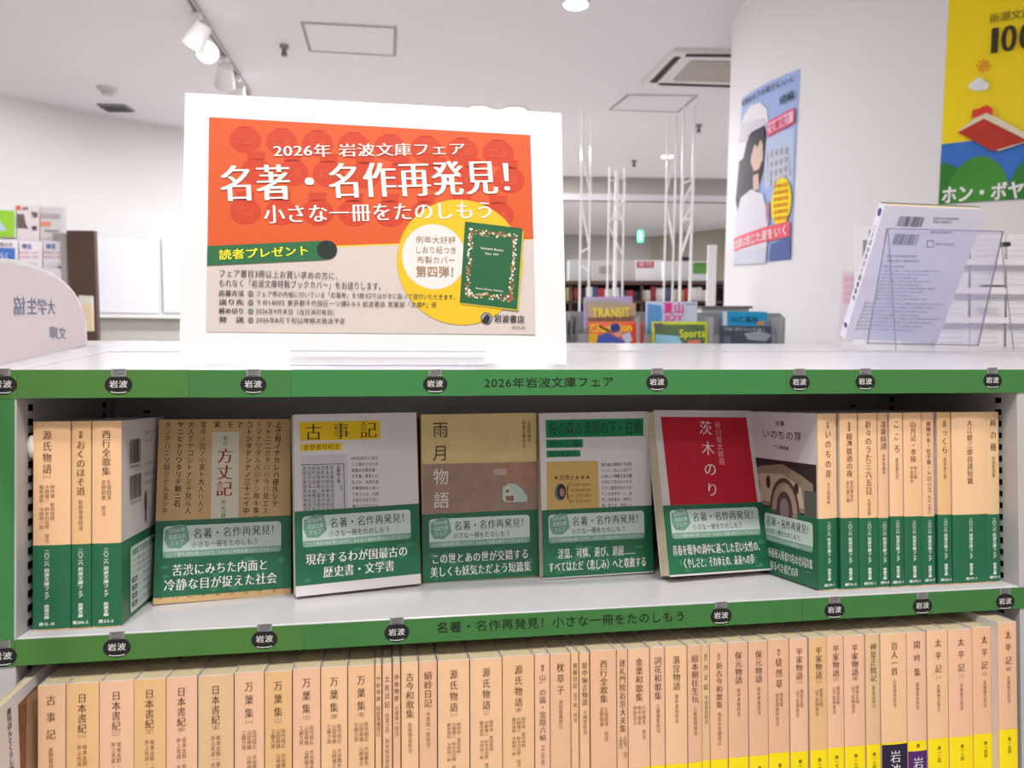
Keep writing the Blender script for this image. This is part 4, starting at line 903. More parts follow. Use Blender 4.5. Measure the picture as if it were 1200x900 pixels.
# its stand: tilted plate, lip, two rear legs
MA = mat4(rotm(-7.5255*D2R, -13.096*D2R, .6517*D2R), (.9328, .4358, .1975))
st = thing('acrylic_book_stand', 'clear blue-tinged acrylic book stand at the right end of the bookcase top', 'book stand', M=MA)
mb = MB(); mb.box((0, -.001, 0), (.165, .001, .165), M_CLEARB)
for a_, b_ in (((0, -.0012, .1638), (.165, .0012, .165)), ((0, -.0012, 0), (.165, .0012, .0014)), ((0, -.0012, 0), (.0012, .0012, .165)), ((.1638, -.0012, 0), (.165, .0012, .165))): mb.box(a_, b_, M_CLEARE)
build('plate', mb, st)
MAi = np.linalg.inv(MA); L = lambda P: (MAi@np.append(P, 1))[:3]
def raty(px, py, y): d = ray(px, py); return CAM+d*(y-CAM[1])/d[1]
for top, foot in (((.001, -.002, .164), raty(1050, 410.5, .385)), ((.164, -.002, .150), raty(1188, 410.5, .372))):
    mb = MB(); mb.tube(top, L(foot), .0008, M_CLEARE, 6); build('leg', mb, st)
bs_ = [raty(1016, 404, .4358), raty(1147, 406, .418)]
mb = MB(); p0_, p1_ = bs_; dn_ = np.array([0, .09, 0.])
mb.slab([(p0_[0], .375, TZ+.001), (p1_[0]+.03, .36, TZ+.001), (p1_[0]+.03, .56, TZ+.001), (p0_[0], .575, TZ+.001)], (0, 0, .0015), M_CLEAR); build('base', mb, st, world=True)
mb = MB(); mb.slab([(p0_[0], .436, TZ+.0025), (p1_[0], .419, TZ+.0025), (p1_[0], .419, .1975), (p0_[0], .436, .1975)], (0, .002, 0), M_CLEAR); build('riser', mb, st, world=True)
mb = MB(); mb.slab([(.94, .505, TZ+.0025), (1.08, .490, TZ+.0025), (1.08, .490, .2005), (.94, .505, .2005)], (0, .003, 0), M_CLEAR); build('book_rest', mb, st, world=True)
# white small card and pink note behind it (standing on the rear top)
def card(name, corners, D, m, label, cat, th=.002, prints=None, group=None, lean=0):
    P = [at(x, y, D+(lean if i < 2 else 0)) for i, (x, y) in enumerate(corners)]
    c = (P[2]+P[3])/2; t = thing(name, label, cat, loc=c, group=group)
    mb = MB(); mb.slab(P, F2*th, m); build('sheet', mb, t, world=True)
    eu = P[2]-P[3]; eu /= np.linalg.norm(eu); ev = P[0]-P[3]; ev -= eu*(ev@eu); ev /= np.linalg.norm(ev)
    fc = Face(P[3], eu, ev)
    if fc.n@F2 > 0: fc.n = -fc.n
    if prints:
        pr = Print(fc, h0=.0008*max(1, D/2), dh=.0006*max(1, D/2)); prints(pr); pr.done('print', t, world=True)
    return t
card('pink_note', [(986, 318), (1012, 318), (1012, 401), (982, 401)], 1.55, C(236, 226, 236), 'pale pink and white notice standing behind the leaning white book', 'notice', prints=lambda p: (p.poly([(989, 322), (1010, 322), (1010, 356), (988, 356)], C(236, 205, 220)), p.up(), [p.line('お知らせください', (990, 328+k*8), (1009, 328+k*8), 4, C(214, 170, 190)) for k in range(4)]))
card('white_card', [(1003, 264), (1034, 264), (1030, 404), (1000, 404)], 1.45, C(232, 232, 234), 'narrow white card with grey print behind the leaning book', 'card', prints=lambda p: (p.poly([(1011, 281), (1016, 281), (1016, 316), (1011, 316)], C(150, 150, 150)), p.poly([(1018, 270), (1027, 268), (1027, 276), (1018, 278)], C(160, 160, 160)), p.up(), [p.line('ご案内', (1018, 284+k*7), (1029, 284+k*7), 4, C(150, 150, 155)) for k in range(5)]))
# blurred white brochure rack at the right
rk = thing('white_brochure_rack', 'white tiered brochure rack filled with papers in front of the column', 'brochure rack', loc=at(1160, 600, 1.6)*np.array([1, 1, 0])+UP*(TZ+.001))
D = 1.62; a = at(1062, 276, D); b = at(1300, 276, D)
mb = MB(); bot = TZ+.001; mb.slab([(a[0], a[1], bot), (b[0], b[1], bot), (b[0], b[1], a[2]), (a[0], a[1], a[2])], F2*.02, C(226, 224, 228)); build('back_board', mb, rk, world=True)
for k in range(4):
    z0 = at(1150, 304+k*34, D-.05)[2]
    mb = MB(); p, q = at(1080, 300, D-.06-k*.012), at(1300, 300, D-.06-k*.012)
    mb.slab([(p[0], p[1], z0-.012), (q[0], q[1], z0-.012), (q[0], q[1], z0), (p[0], p[1], z0)], F2*.02, C(240, 238, 242)); build('tier', mb, rk, world=True)
rr = random.Random(11)
for k in range(4):
    for j in range(3):
        x = 1096+j*42+rr.uniform(-1, 1); y1 = 298+k*34
        card('white_leaflet', [(x, y1-23), (x+39, y1-23), (x+39, y1+10), (x, y1+10)], D-.03-k*.012, C(238, 238, 242), 'whitish leaflet in the tiered rack, tier %s from top, %s' % (ORD[k], ('left', 'middle', 'right')[j]), 'leaflet', group='leaflets in the white rack', prints=lambda p, x=x, y1=y1: [p.poly([(x+3, y1-17+m_*6), (x+32, y1-17+m_*6), (x+32, y1-16+m_*6), (x+3, y1-16+m_*6)], C(222, 220, 226)) for m_ in range(4)])
for (x, y, w_, h_, lab) in ((1181, 286, 7, 5, 'small black clip on the top edge of the white brochure rack'), (1165, 335, 24, 1.8, 'thin dark clip bar on the white brochure rack')):
    P = [at(x-w_/2, y-h_/2, D-.12), at(x+w_/2, y-h_/2, D-.12), at(x+w_/2, y+h_/2, D-.12), at(x-w_/2, y+h_/2, D-.12)]
    mb = MB(); mb.slab(P, F2*.014, C(56, 54, 54)); tag(build('black_clip', mb), lab, 'clip')

# ================================================================== ARCHED SIGN, LEFT
PA = onz(19, 424, TZ); PB = onz(102, 405, TZ); dA = PB-PA; dA /= np.linalg.norm(dA); nA = np.cross(dA, UP)
AF = Face(PA, dA, UP)
arc = thing('arched_sign', 'translucent white arched acrylic sign seen from behind on the left unit', 'sign', loc=PA)
right = [(102.5, 404.5), (103, 392), (100, 376), (96, 362), (90, 348), (82, 336), (72, 326), (60, 318), (48, 313.5), (38, 312.2)]
UVd = [AF.uv(*p) for p in right]; 
cu = UVd[-2][0]-.02; aw_ = UVd[0][0]-cu; ah_ = max(q[1] for q in UVd)
UVr = [(cu+aw_*math.cos(t_)**.9, .02+(ah_-.02)*math.sin(t_)**.95) for t_ in np.linspace(0, math.pi/2, 16)[:-1]]+[(cu, ah_)]
UVr = [(cu+aw_, 0)]+UVr
UVl = [(2*cu-u, v) for u, v in UVr[::-1][1:]]
mb = MB(); mb.slab([AF.p3(u, v) for u, v in [tuple(q) for q in UVr]+UVl], -nA*.003, mat('frosted_acrylic', (222, 214, 214), .25, .4, alpha=.82)); build('panel', mb, arc, world=True)
pr = Print(AF, h0=.0006, dh=.0003); ink = C(178, 186, 208)
def inset(k): return [tuple(np.array([cu, .0])+(np.array(q)-np.array([cu, .0]))*k) for q in [tuple(q) for q in UVr]+UVl]
pr.poly([(u, v*1.0+.002) for u, v in inset(.93)], C(222, 208, 208), True); pr.up()
# lettering is mirrored because the sign faces the other way
def mline(txt, p0, p1, size):
    a, b = AF.uv(*p0), AF.uv(*p1); size = abs(AF.uv(p0[0], p0[1]-size/2)[1]-AF.uv(p0[0], p0[1]+size/2)[1]); k = (b-a)/len(txt)
    for i, c_ in enumerate(txt): 
        V_, Fs, _ = glyph(c_, 'b'); o_ = b-k*i
        pr.mb.add([AF.p3(*(o_-k*x_+np.array([0, (y_-.38)*size])), pr.h) for x_, y_ in V_], Fs, ink)
mline('大学生協', (14, 358), (64, 360), 24); mline('文庫', (56, 389), (77, 391), 17)
pr.done('lettering', arc, world=True)

# ================================================================== POSTERS ON THE COLUMN
def colposter(name, label, corners, base):
    t = thing(name, label, 'poster', loc=CYL.p3(*CYL.uv(*corners[3])))
    pr = Print(CYL, h0=.0015, dh=.0012)
    pr.poly(corners, base); o = build('sheet', pr.mb, t, world=True); pr = Print(CYL, h0=.0028, dh=.0009); return t, pr
t, pr = colposter('blue_poster', 'light blue poster with white hat shape and yellow oval on the column', [(869.7, 115.8), (937.8, 80.6), (927.5, 304.7), (861.4, 311)], C(166, 188, 236))
pr.poly([(889, 160), (932, 150), (930, 215), (900, 222), (890, 205)], C(190, 206, 236)); pr.poly([(892, 190), (905, 176), (925, 172), (928, 205), (905, 220), (893, 212)], C(168, 162, 168)); pr.up()
for k in range(3): pr.poly([(900+k*2, 186+k*11), (922+k*2, 180+k*10), (926, 183+k*10), (904+k*2, 190+k*11)], C(206, 206, 214))
pr.poly([(868, 180), (872, 150), (880, 140), (895, 140), (899, 158), (896, 200), (890, 218), (884, 250), (868, 262), (863, 235)], C(62, 56, 64)); pr.up()
pr.poly([(866.5, 190), (867, 160), (872, 138), (880, 124), (892, 120), (900, 128), (902, 148), (890, 146), (882, 152), (876, 168), (872, 186)], C(236, 232, 238)); pr.up()
pr.poly([(883, 168), (895, 163), (895.5, 186), (891, 198), (885, 201), (881, 190)], C(222, 192, 178)); pr.poly([(884, 206), (890, 203), (891, 222), (884, 224)], C(214, 186, 174)); pr.up(); pr.poly([(880, 190), (880, 160), (897, 150), (898.5, 166), (895, 168), (893, 163), (889, 173), (886, 168), (883, 178)], C(58, 52, 60)); pr.poly([(866.5, 168), (870, 146), (882, 142), (897, 139), (900, 146), (884, 154), (872, 166)], C(214, 212, 222)); pr.up()
pr.poly([(863, 262), (870, 232), (882, 222), (896, 228), (902, 256), (900, 300), (862, 306)], C(222, 220, 230)); pr.poly([(899, 240), (904, 236), (903, 262), (900, 262)], C(180, 130, 150)); pr.up()
pr.ell(917, 237, 12.2, 28.5, C(252, 226, 30), uvs=False, n=28); pr.poly([(862, 296), (900, 290), (899, 308.5), (861.8, 310.5)], C(206, 208, 224)); pr.poly([(905, 286), (927.6, 278), (927.4, 303), (903, 306)], C(92, 108, 164)); pr.up()
for k in range(6): pr.line('祝文庫化決定', (909, 219+k*7.6), (926, 216+k*7.6), 4.6, C(226, 90, 60), 'b')
pr.poly([(862.8, 279.7), (927.6, 258.9), (927.6, 277), (862.6, 295)], C(238, 96, 112)); pr.poly([(901.5, 143.5), (933.4, 126.5), (933, 144.5), (901.5, 161)], C(240, 60, 100)); pr.up()
pr.poly([(903, 145), (932, 129.5), (931.7, 142.8), (903, 158)], C(242, 196, 218)); pr.up()
pr.line('成瀬は信じた道をいく', (864, 287.5), (926.5, 268.5), 13, C(250, 240, 244), 'b'); pr.line('文庫化！', (904, 152), (931.5, 136), 12, C(224, 40, 84), 'b')
pr.line('成瀬は天下を取りにいく', (872, 122), (934.5, 91.5), 7.5, C(46, 50, 70), 'b'); pr.line('続編', (916, 119), (933, 110), 11, C(44, 48, 66), 'b')
pr.done('print', t, world=True)
a = CYL.uv(1112, 2); b = CYL.uv(1099, 240); wB = .65
ua = a[0]; ztop = min(b[1]+.92, CEIL-.01); zb = b[1]
def pc(x, y): return (x, y)
t = thing('yellow_poster', 'large yellow poster with flying red book above green hills on the column', 'poster', loc=CYL.p3(ua, zb))
pr = Print(CYL, h0=.0015, dh=.0012); pr.poly([(ua, zb), (ua+wB, zb), (ua+wB, ztop), (ua, ztop)], mat('poster_yellow', (250, 222, 0), .5, .35), True); build('sheet', pr.mb, t, world=True)
pr = Print(CYL, h0=.0026, dh=.0009)
uvv = CYL.uv
v169 = uvv(1110, 168.5)[1]; v189 = uvv(1110, 190)[1]
blue = mat('poster_blue', (52, 116, 206), .5, .35, noise=.12, nscale=6); grn = mat('poster_green', (64, 146, 48), .5, .35, noise=.15, nscale=8); grn2 = mat('poster_green_dark', (44, 126, 44), .5, .35, noise=.15, nscale=8)
pr.poly([(ua, zb), (ua+wB, zb), (ua+wB, v169), (ua, v169)], blue, True); pr.up()
du = uvv(1200, 200)[0]-uvv(1100, 200)[0]; dv = uvv(1150, 200)[1]-uvv(1150, 210)[1]
hz = lambda cx, top, w2, m_: (pr.poly([(cx+w2*math.cos(t_), zb+.0001+(top-zb)*math.sin(t_)) for t_ in np.linspace(0, math.pi, 18)], m_, True))
hcl = lambda x: max(ua, min(ua+wB, x))
for cx, topy, w2, m_ in ((uvv(1098, 230)[0], 188, du*.42, grn2), (uvv(1145, 230)[0], 185, du*.38, grn), (uvv(1215, 230)[0], 188, du*.34, grn2), (uvv(1200, 230)[0]+du*.6, 182, du*.5, grn)):
    tp = uvv(1130, topy)[1]; pts = [(hcl(cx+w2*math.cos(t_)), zb+.0001+(tp-zb)*max(.12, math.sin(t_))) for t_ in np.linspace(0, math.pi, 18)]
    pr.poly([(pts[0][0], zb)]+pts+[(pts[-1][0], zb)], m_, True); pr.up()
K2 = C(58, 50, 26)
cw = (uvv(1172, 22)[0]-uvv(1159.5, 22)[0]); h8 = abs(uvv(1165, 27.5)[1]-uvv(1165, 15.5)[1]); u0 = uvv(1159, 22)[0]; v0 = uvv(1165, 22)[1]
pr.line('新潮文庫の', (u0, v0), (u0+cw*5, v0), h8, K2, 'm', uvs=True)
u0 = uvv(1152.5, 49)[0]; cw = uvv(1173, 49)[0]-u0; v0 = uvv(1160, 49)[1]; h8 = abs(uvv(1165, 33)[1]-uvv(1165, 65)[1])
for k, c_ in enumerate('100'): pr.line(c_, (u0+cw*k, v0), (u0+cw*(k+.92), v0), h8*1.38, K2, 'H', uvs=True)
pr.line('冊', (u0+cw*3, v0), (u0+cw*4, v0), h8, K2, 'm', uvs=True)
u0 = uvv(1103.5, 229)[0]; cw = (uvv(1141, 229)[0]-u0)/2; v0 = uvv(1120, 228)[1]; h8 = abs(uvv(1120, 218)[1]-uvv(1120, 240)[1])
for k, c_ in enumerate('ホン・ボヤージュ'): pr.line(c_, (u0+cw*k, v0), (u0+cw*(k+1), v0), h8, C(250, 250, 246), 'h', uvs=True)
pr.ell(1152.5, 78, 5, 5, C(238, 160, 40), uvs=False)
for k in range(8): a_ = k*math.pi/4; x, y = 1152.5+7*math.cos(a_), 78+7*math.sin(a_); pr.poly([(x-1, y-1), (x+1, y-1), (x+1, y+1), (x-1, y+1)], C(226, 120, 40))
for dx, dy_, rx, ry in ((0, 1, 9, 6), (-6, 1, 6, 5), (6, 2, 6, 5), (0, -3, 6, 5)): pr.ell(1147+dx, 100+dy_, rx, ry, C(240, 240, 238), uvs=False); pr.up()
pg = [(1122.8, 155), (1154, 131), (1162, 133), (1204, 158), (1204, 164), (1160, 141)]
pr.poly([(1122.8, 155), (1154, 131), (1200, 156), (1206, 166), (1170, 178)], C(234, 224, 200)); pr.up()
pr.poly([(1122.8, 156), (1153, 140), (1204, 166), (1163, 178)], mat('poster_red_book', (188, 52, 34), .5, .3, noise=.12, nscale=30)); pr.up()
pr.poly([(1138.5, 140), (1140, 130), (1148, 128), (1156, 124), (1163, 128), (1163, 137), (1156, 133), (1148, 137)], C(224, 66, 44))
pr.done('print', t, world=True)

# ================================================================== FAR THINGS
# white truss poles
def truss(label, D, xa, xb, ytop, ybot, zig, r=.006):
    t = thing('white_truss_stand', label, 'display stand', loc=np.array([*at((xa+xb)/2, 300, D)[:2], FLOOR]), group='white lattice trusses')
    for x in (xa, xb):
        p = at(x, 300, D); zt_ = min(CEIL-.001, at(x, ytop, D)[2]); mb = MB(); mb.tube((p[0], p[1], FLOOR), (p[0], p[1], zt_), r, M_TR, 6); build('pole', mb, t, world=True)
    mb = MB()
    pa, pb = at(xa, 300, D), at(xb, 300, D)
    for (s0_, y0_, s1_, y1_) in zig:
        P_ = (pa, pb)[s0_].copy(); Q_ = (pa, pb)[s1_].copy(); P_[2] = at(xa, y0_, D)[2]; Q_[2] = at(xb, y1_, D)[2]; mb.tube(P_, Q_, r*.9, M_TR, 6)
    build('lattice_bars', mb, t, world=True)
M_TR = mat('truss_white', (240, 240, 242), .25, .6)
truss('leftmost white lattice truss, right beside the sign', 4.2, 680, 690.5, 128, 600, [(0, 176, 1, 168), (0, 178, 1, 226), (0, 232, 1, 226), (0, 236, 1, 290), (0, 296, 1, 290), (0, 310, 1, 318)])
truss('second white lattice truss from the sign, a little smaller', 4.7, 712.5, 730, 196, 600, [(0, 212, 1, 208), (0, 222, 1, 262), (1, 232, 0, 262), (0, 258, 1, 256), (0, 264, 1, 300)], .006)
truss('middle white pole of the second truss cluster', 4.9, 720, 722, 200, 600, [(0, 240, 1, 262)], .007)
truss('third white lattice truss from the sign', 4.7, 779, 789, 135, 600, [(0, 170, 1, 160), (0, 226, 1, 180), (0, 232, 1, 234), (0, 240, 1, 290)], .006)
truss('brightest white lattice truss, nearest the column', 4.3, 797.5, 809.5, 125, 600, [(0, 215, 1, 210), (0, 240, 1, 215), (0, 258, 1, 256), (0, 262, 1, 240), (0, 300, 1, 262)], .008)
# exit sign
P = [at(747.6, 270, 9.0), at(754, 270, 9.0), at(754, 284, 9.0), at(747.6, 284, 9.0)]
t = thing('exit_sign', 'small glowing green exit sign far back under the low ceiling', 'exit sign', loc=(P[2]+P[3])/2)
mb = MB(); mb.slab(P, F2*.05, C(60, 170, 140)); build('housing', mb, t, world=True)
mb = MB(); mb.slab([p-F2*.004 for p in P], F2*.003, mat('exit_green_glow', (60, 220, 170), .5, emit=(60, 235, 180), es=1.2)); build('lit_panel', mb, t, world=True)
mb = MB(); 
for (x, y) in ((750.5, 273), (750.6, 277), (750.8, 281)): mb.slab([at(x-1.2, y-1.2, 8.99), at(x+1.4, y-1.2, 8.99), at(x+1.4, y+1, 8.99), at(x-1.2, y+1, 8.99)], -F2*.004, mat('exit_white', (230, 255, 245), emit=(220, 255, 240), es=1.2))
build('pictogram', mb, t, world=True)
# dark brown shelf with boxes and books
DS = 5.0
def plan(px, D): q = at(px, 300, D); return np.array([q[0], q[1]])
def fbox(mb, x0, y0, x1, y1, D, dep, m): mb.slab([at(x0, y0, D), at(x1, y0, D), at(x1, y1, D), at(x0, y1, D)], F2*dep, m)
sh = thing('dark_bookshelf', 'dark brown topped bookshelf across the middle distance behind the trusses', 'bookshelf', loc=np.array([*plan(750, DS), FLOOR]))
for nm, y0, y1 in (('top_board', 329, 333.5), ('shelf_board', 352.5, 355.5), ('lower_board', 376, 379)):
    mb = MB(); fbox(mb, 600, y0, 880, y1, DS, .35, M_DARKWOOD); build(nm, mb, sh, world=True)
for x in (600, 668, 752, 835, 876):
    mb = MB(); a, b = plan(x, DS), plan(x+2.5, DS); z = at(x, 331, DS)[2]-.02; mb.slab([(*a, FLOOR), (*b, FLOOR), (*b, z), (*a, z)], F2*.34, M_DARKWOOD); build('side_panel', mb, sh, world=True)
mb = MB(); a, b = plan(600, DS+.34), plan(880, DS+.34); mb.slab([(*a, FLOOR), (*b, FLOOR), (*b, .5), (*a, .5)], F2*.01, C(120, 106, 98)); build('back_panel', mb, sh, world=True)
rr = random.Random(5); x = 663.
pal = [(196, 60, 62), (240, 240, 240), (226, 222, 214), (52, 50, 56), (72, 110, 60), (198, 150, 100), (90, 96, 130), (236, 232, 226), (160, 60, 70), (60, 80, 140), (210, 205, 200), (230, 210, 150)]
k = 0
while x < 832:
    w_ = rr.uniform(5.0, 9.5); hgt = rr.uniform(11, 16.5); c_ = rr.choice(pal)
    if abs(x-668) < 4 or abs(x-752) < 4: x += 1.5
    mb = MB(); fbox(mb, x, 352-hgt, x+w_-.4, 352.3, DS+.04, .2, C(*c_)); k += 1
    nm_ = {(196, 60, 62): 'red', (240, 240, 240): 'white', (226, 222, 214): 'cream', (52, 50, 56): 'black', (72, 110, 60): 'green', (198, 150, 100): 'tan', (90, 96, 130): 'slate', (236, 232, 226): 'off-white', (160, 60, 70): 'crimson', (60, 80, 140): 'blue', (210, 205, 200): 'grey', (230, 210, 150): 'pale yellow'}[c_]
    tag(build('far_book', mb), 'small %s blurred book, %s from left on the dark shelf behind the magazine rack' % (nm_, ORD[k-1]), 'book', 'blurred books on the dark shelf'); x += w_
for (x0, y0, x1, y1, c_, nm, lab, pf) in (
    (667, 304, 690, 329, (190, 190, 192), 'storage_case', 'grey translucent case on the dark shelf right beside the sign', None),
    (692, 305, 743, 329, (196, 192, 188), 'display_box', 'wide pale grey box with a dark blurred print on the dark shelf', lambda p: p.poly([(702, 312), (716, 311), (716, 321), (702, 321)], C(160, 148, 142))),
    (744, 305, 776, 329, (238, 238, 240), 'display_card', 'white card with red lettering on the dark shelf', lambda p: (p.poly([(746, 306.5), (766, 306.5), (766, 314), (746, 314)], C(190, 70, 86)), p.up(), p.line('新刊', (748, 310), (764, 310), 6, C(240, 210, 215), 'b'))),
    (778, 306, 808, 329, (214, 214, 214), 'display_box', 'plain light grey box between the card and the green picture', None),
    (810, 306, 832, 329, (238, 240, 238), 'display_card', 'white card with green landscape picture on the dark shelf', lambda p: p.poly([(811.5, 307.5), (828, 307.5), (828, 321), (811.5, 321)], mat('green_picture', (104, 160, 76), .5, noise=.3, nscale=14)))):
    P = [at(x0, y0, DS+.05), at(x1, y0, DS+.05), at(x1, y1, DS+.05), at(x0, y1, DS+.05)]
    t = thing(nm, lab, 'box' if 'box' in nm or 'case' in nm else 'card', loc=(P[2]+P[3])/2)
    mb = MB(); mb.slab(P, F2*(.18 if 'card' not in nm else .02), C(*c_)); build('body', mb, t, world=True)
    if pf:
        fc = Face(P[3], P[2]-P[3], UP); fc.n = -F2.copy(); pr = Print(fc, h0=.003, dh=.002); pf(pr); pr.done('print', t, world=True)
# magazine rack
DR = 2.62
rk = thing('magazine_rack', 'grey metal magazine rack with face-out pockets behind the bookcase', 'magazine rack', loc=np.array([*plan(800, DR), FLOOR]))
mb = MB(); a, b = plan(664, DR+.10), plan(923, DR+.10); z = at(800, 366, DR+.1)[2]; mb.slab([(*a, FLOOR), (*b, FLOOR), (*b, z-.02), tuple(b-R2[:2]*.02)+(z,), (*a, z)], F2*.015, M_METALG); build('back_panel', mb, rk, world=True)
for x in (664, 757-6, 838, 921):
    mb = MB(); a, b = plan(x, DR-.1), plan(x+1.6, DR-.1); zz = at(x, 372, DR)[2]; mb.slab([(*a, FLOOR), (*b, FLOOR), (*b, zz), (*a, zz)], F2*.2, C(140, 142, 146)); build('divider', mb, rk, world=True)
for k, yy in enumerate((392, 430, 470)):
    mb = MB(); a, b = plan(664, DR-.03-k*.03), plan(923, DR-.03-k*.03); z = at(800, yy, DR)[2]; mb.slab([(*a, z-.04), (*b, z-.04), (*b, z), (*a, z)], F2*.004, C(176, 178, 182)); build('pocket_lip', mb, rk, world=True)
def mag(corners, D, c_, lab, pf, th=.006):
    t = card('magazine', corners, D, C(*c_, .3), lab, 'magazine', th=th, prints=pf, group='magazines in the grey rack', lean=.03)
mag([(684, 348.5), (741, 347), (741, 392), (684, 392)], DR+.03, (176, 160, 206), 'lilac-edged grey magazine rearmost behind TRANSIT', lambda p: p.poly([(685, 352), (724, 351), (724, 358), (685, 358)], C(176, 168, 166)))
mag([(688, 356), (745, 355), (746, 400), (689, 400)], DR, (176, 150, 120), 'brown magazine titled TRANSIT in yellow', lambda p: (p.poly([(689, 372), (745, 370), (745, 380), (689, 380)], C(130, 96, 76)), p.up(), p.line('TRANSIT', (694, 367), (738.5, 366), 15, C(250, 226, 60), 'h')))
def champ(p):
    p.poly([(689.5, 391), (700, 391), (700, 403), (690, 403)], C(246, 190, 30)); p.poly([(738, 380), (753.5, 380), (754.5, 404), (736, 404)], C(222, 60, 40)); p.up()
    p.line('Champion', (691, 385), (741, 383.5), 13, C(252, 206, 30), 'h'); p.line('7', (746, 388), (751, 388), 9, C(250, 200, 40), 'b'); p.up()
    p.ell(721, 384.5, 6, 5.5, C(40, 56, 130), uvs=False); p.ell(724, 390.5, 4.5, 4, C(214, 164, 140), uvs=False); p.poly([(698, 404), (701, 394), (712, 390), (722, 395), (731, 399), (735, 404)], C(64, 84, 168)); p.poly([(702, 381), (716, 388), (715, 390), (701, 383)], C(40, 34, 40)); p.poly([(728, 393), (738, 389), (741, 399), (734, 404)], C(190, 196, 214))
mag([(689, 377), (754, 376.5), (755.5, 425), (691, 425)], DR-.06, (232, 96, 40), 'orange red baseball magazine titled Champion', champ)
mag([(757, 353), (817, 353.5), (817, 395), (756.5, 395)], DR+.01, (206, 218, 240), 'pale blue magazine with pink lettering above the green one', lambda p: (p.poly([(759, 356), (775, 358), (776, 372), (772, 392), (758, 392)], C(96, 156, 220)), p.up(), p.line('夏山', (777, 361), (802, 361), 14, C(240, 50, 150), 'h'), p.line('JOY', (779, 372.5), (801, 372.5), 9, C(240, 60, 160), 'h'), p.line('山と高原の地図', (800, 356.5), (815, 356.5), 2.5, C(90, 90, 110))))
mag([(764, 377), (829, 377), (829.5, 425), (764, 425)], DR-.06, (214, 226, 40), 'yellow-green bordered magazine titled Sports', lambda p: (p.poly([(767, 380.5), (826, 380.5), (826, 425), (767, 425)], mat('mag_green_photo', (92, 120, 76), .4, noise=.3, nscale=30)), p.up(), p.poly([(768, 392), (795, 394), (800, 404), (795, 412), (767, 412)], C(150, 206, 230)), p.poly([(766, 379), (777, 379), (778, 387), (767, 387)], C(96, 100, 96)), p.up(), p.line('Sports', (796, 391), (826, 390.5), 13, C(222, 232, 60), 'h'), p.poly([(806, 399), (820, 398), (821, 405), (806, 405)], C(220, 120, 100))))
mag([(846.5, 364.5), (899, 365.5), (899, 405), (847, 405)], DR, (30, 160, 214), 'bright blue magazine with dark lettering at the right end of the rack', lambda p: (p.poly([(847, 365), (852, 365), (852, 386), (847, 386)], C(220, 232, 238)), p.line('山と溪谷', (856, 373.5), (889, 374.5), 8, C(20, 70, 110), 'b'), p.poly([(886, 377), (896, 376), (897, 381), (888, 382)], C(214, 150, 100))))
mag([(844, 381.5), (904, 382.5), (905, 425), (844, 425)], DR-.06, (70, 82, 98), 'dark slate magazine in front of the bright blue one', lambda p: (p.line('特集 静かな山を歩く', (848, 385.5), (898, 386.5), 4, C(190, 200, 210)), p.poly([(872, 391), (890, 388), (904, 392), (898, 400), (876, 398)], C(150, 164, 176)), p.poly([(848, 394), (856, 394), (856, 402), (848, 402)], C(110, 116, 150))))
for x in (668, 674):
    mb = MB(); fbox(mb, x, 368+x*.0, x+3.2, 410, DR-.05, .08, C(128, 130, 132)); tag(build('rack_bookend', mb), ('leftmost' if x == 668 else 'right-hand')+' of two grey metal bookends at the left end of the magazine rack', 'bookend', 'bookends at the rack end')
# thin dark ledge by the column foot
mb = MB(); fbox(mb, 822, 358.5, 882, 361.5, 3.0, .12, C(112, 102, 98)); a = at(850, 361, 3.05)
tt = thing('low_shelf', 'low shelf with a dark edge at the foot of the white column', 'shelf', loc=(a[0], a[1], FLOOR)); build('shelf_board', mb, tt, world=True)
mb = MB(); a, b = plan(824, 3.02), plan(880, 3.02); z = at(850, 361.4, 3.0)[2]; mb.slab([(*a, FLOOR), (*b, FLOOR), (*b, z), (*a, z)], F2*.1, C(200, 200, 202)); build('front_panel', mb, tt, world=True)
mb = MB(); a, b = plan(830, 3.45), plan(840, 3.45); z = at(835, 287, 3.45)[2]; mb.slab([(*a, FLOOR), (*b, FLOOR), (*b, z), (*a, z)], F2*.02, C(226, 224, 226)); tag(build('white_end_panel', mb), 'narrow white cabinet end panel beside the left edge of the column', 'panel')

# ---- left background: leaflets on a clear rack, dark panel, lockers
nW = np.array([WD[1], -WD[0], 0.]); 
def wplane(px0, py0, D0):  # plane parallel to the left wall
    P0 = at(px0, py0, D0); return lambda x, y: onpl(x, y, P0, nW)
g = wplane(77, 280, 4.05)
rk = thing('leaflet_rack', 'clear wall leaflet rack with six A4 leaflets near the left photo edge', 'leaflet rack', loc=np.array([*g(30, 300)[:2], FLOOR]))
mb = MB(); q = [g(-40, 238), g(77.5, 243), g(79, 345), g(-40, 340)]; mb.slab(q, -nW*.01 if nW@F2 < 0 else nW*.01, mat('rack_pale_plastic', (214, 214, 218), .3, .4)); build('back_board', mb, rk, world=True)
mb = MB(); q = g(30, 340); bb = [g(-20, 330), g(70, 330)]; 
for p in bb: mb.tube((p[0], p[1], FLOOR), (p[0], p[1], p[2]), .012, C(190, 190, 195), 8)
build('legs', mb, rk, world=True)
sgn = -1 if (nW@F2) > 0 else 1
def leaf(corners, off, c_, lab, pf):
    P = [g(*c)+nW*sgn*off for c in corners]; P2 = P
    t = thing('leaflet', lab, 'leaflet', loc=(P[2]+P[3])/2, group='leaflets in the clear rack')
    mb = MB(); mb.slab(P, -nW*sgn*.003, C(*c_)); build('sheet', mb, t, world=True)
    fc = Face(P[3], WDn, UP); fc.n = nW*sgn; fc.wn = fc.n; pr = Print(fc, h0=.003, dh=.002); pf(pr); pr.done('print', t, world=True)
WDn = np.array([WD[0], WD[1], 0.])
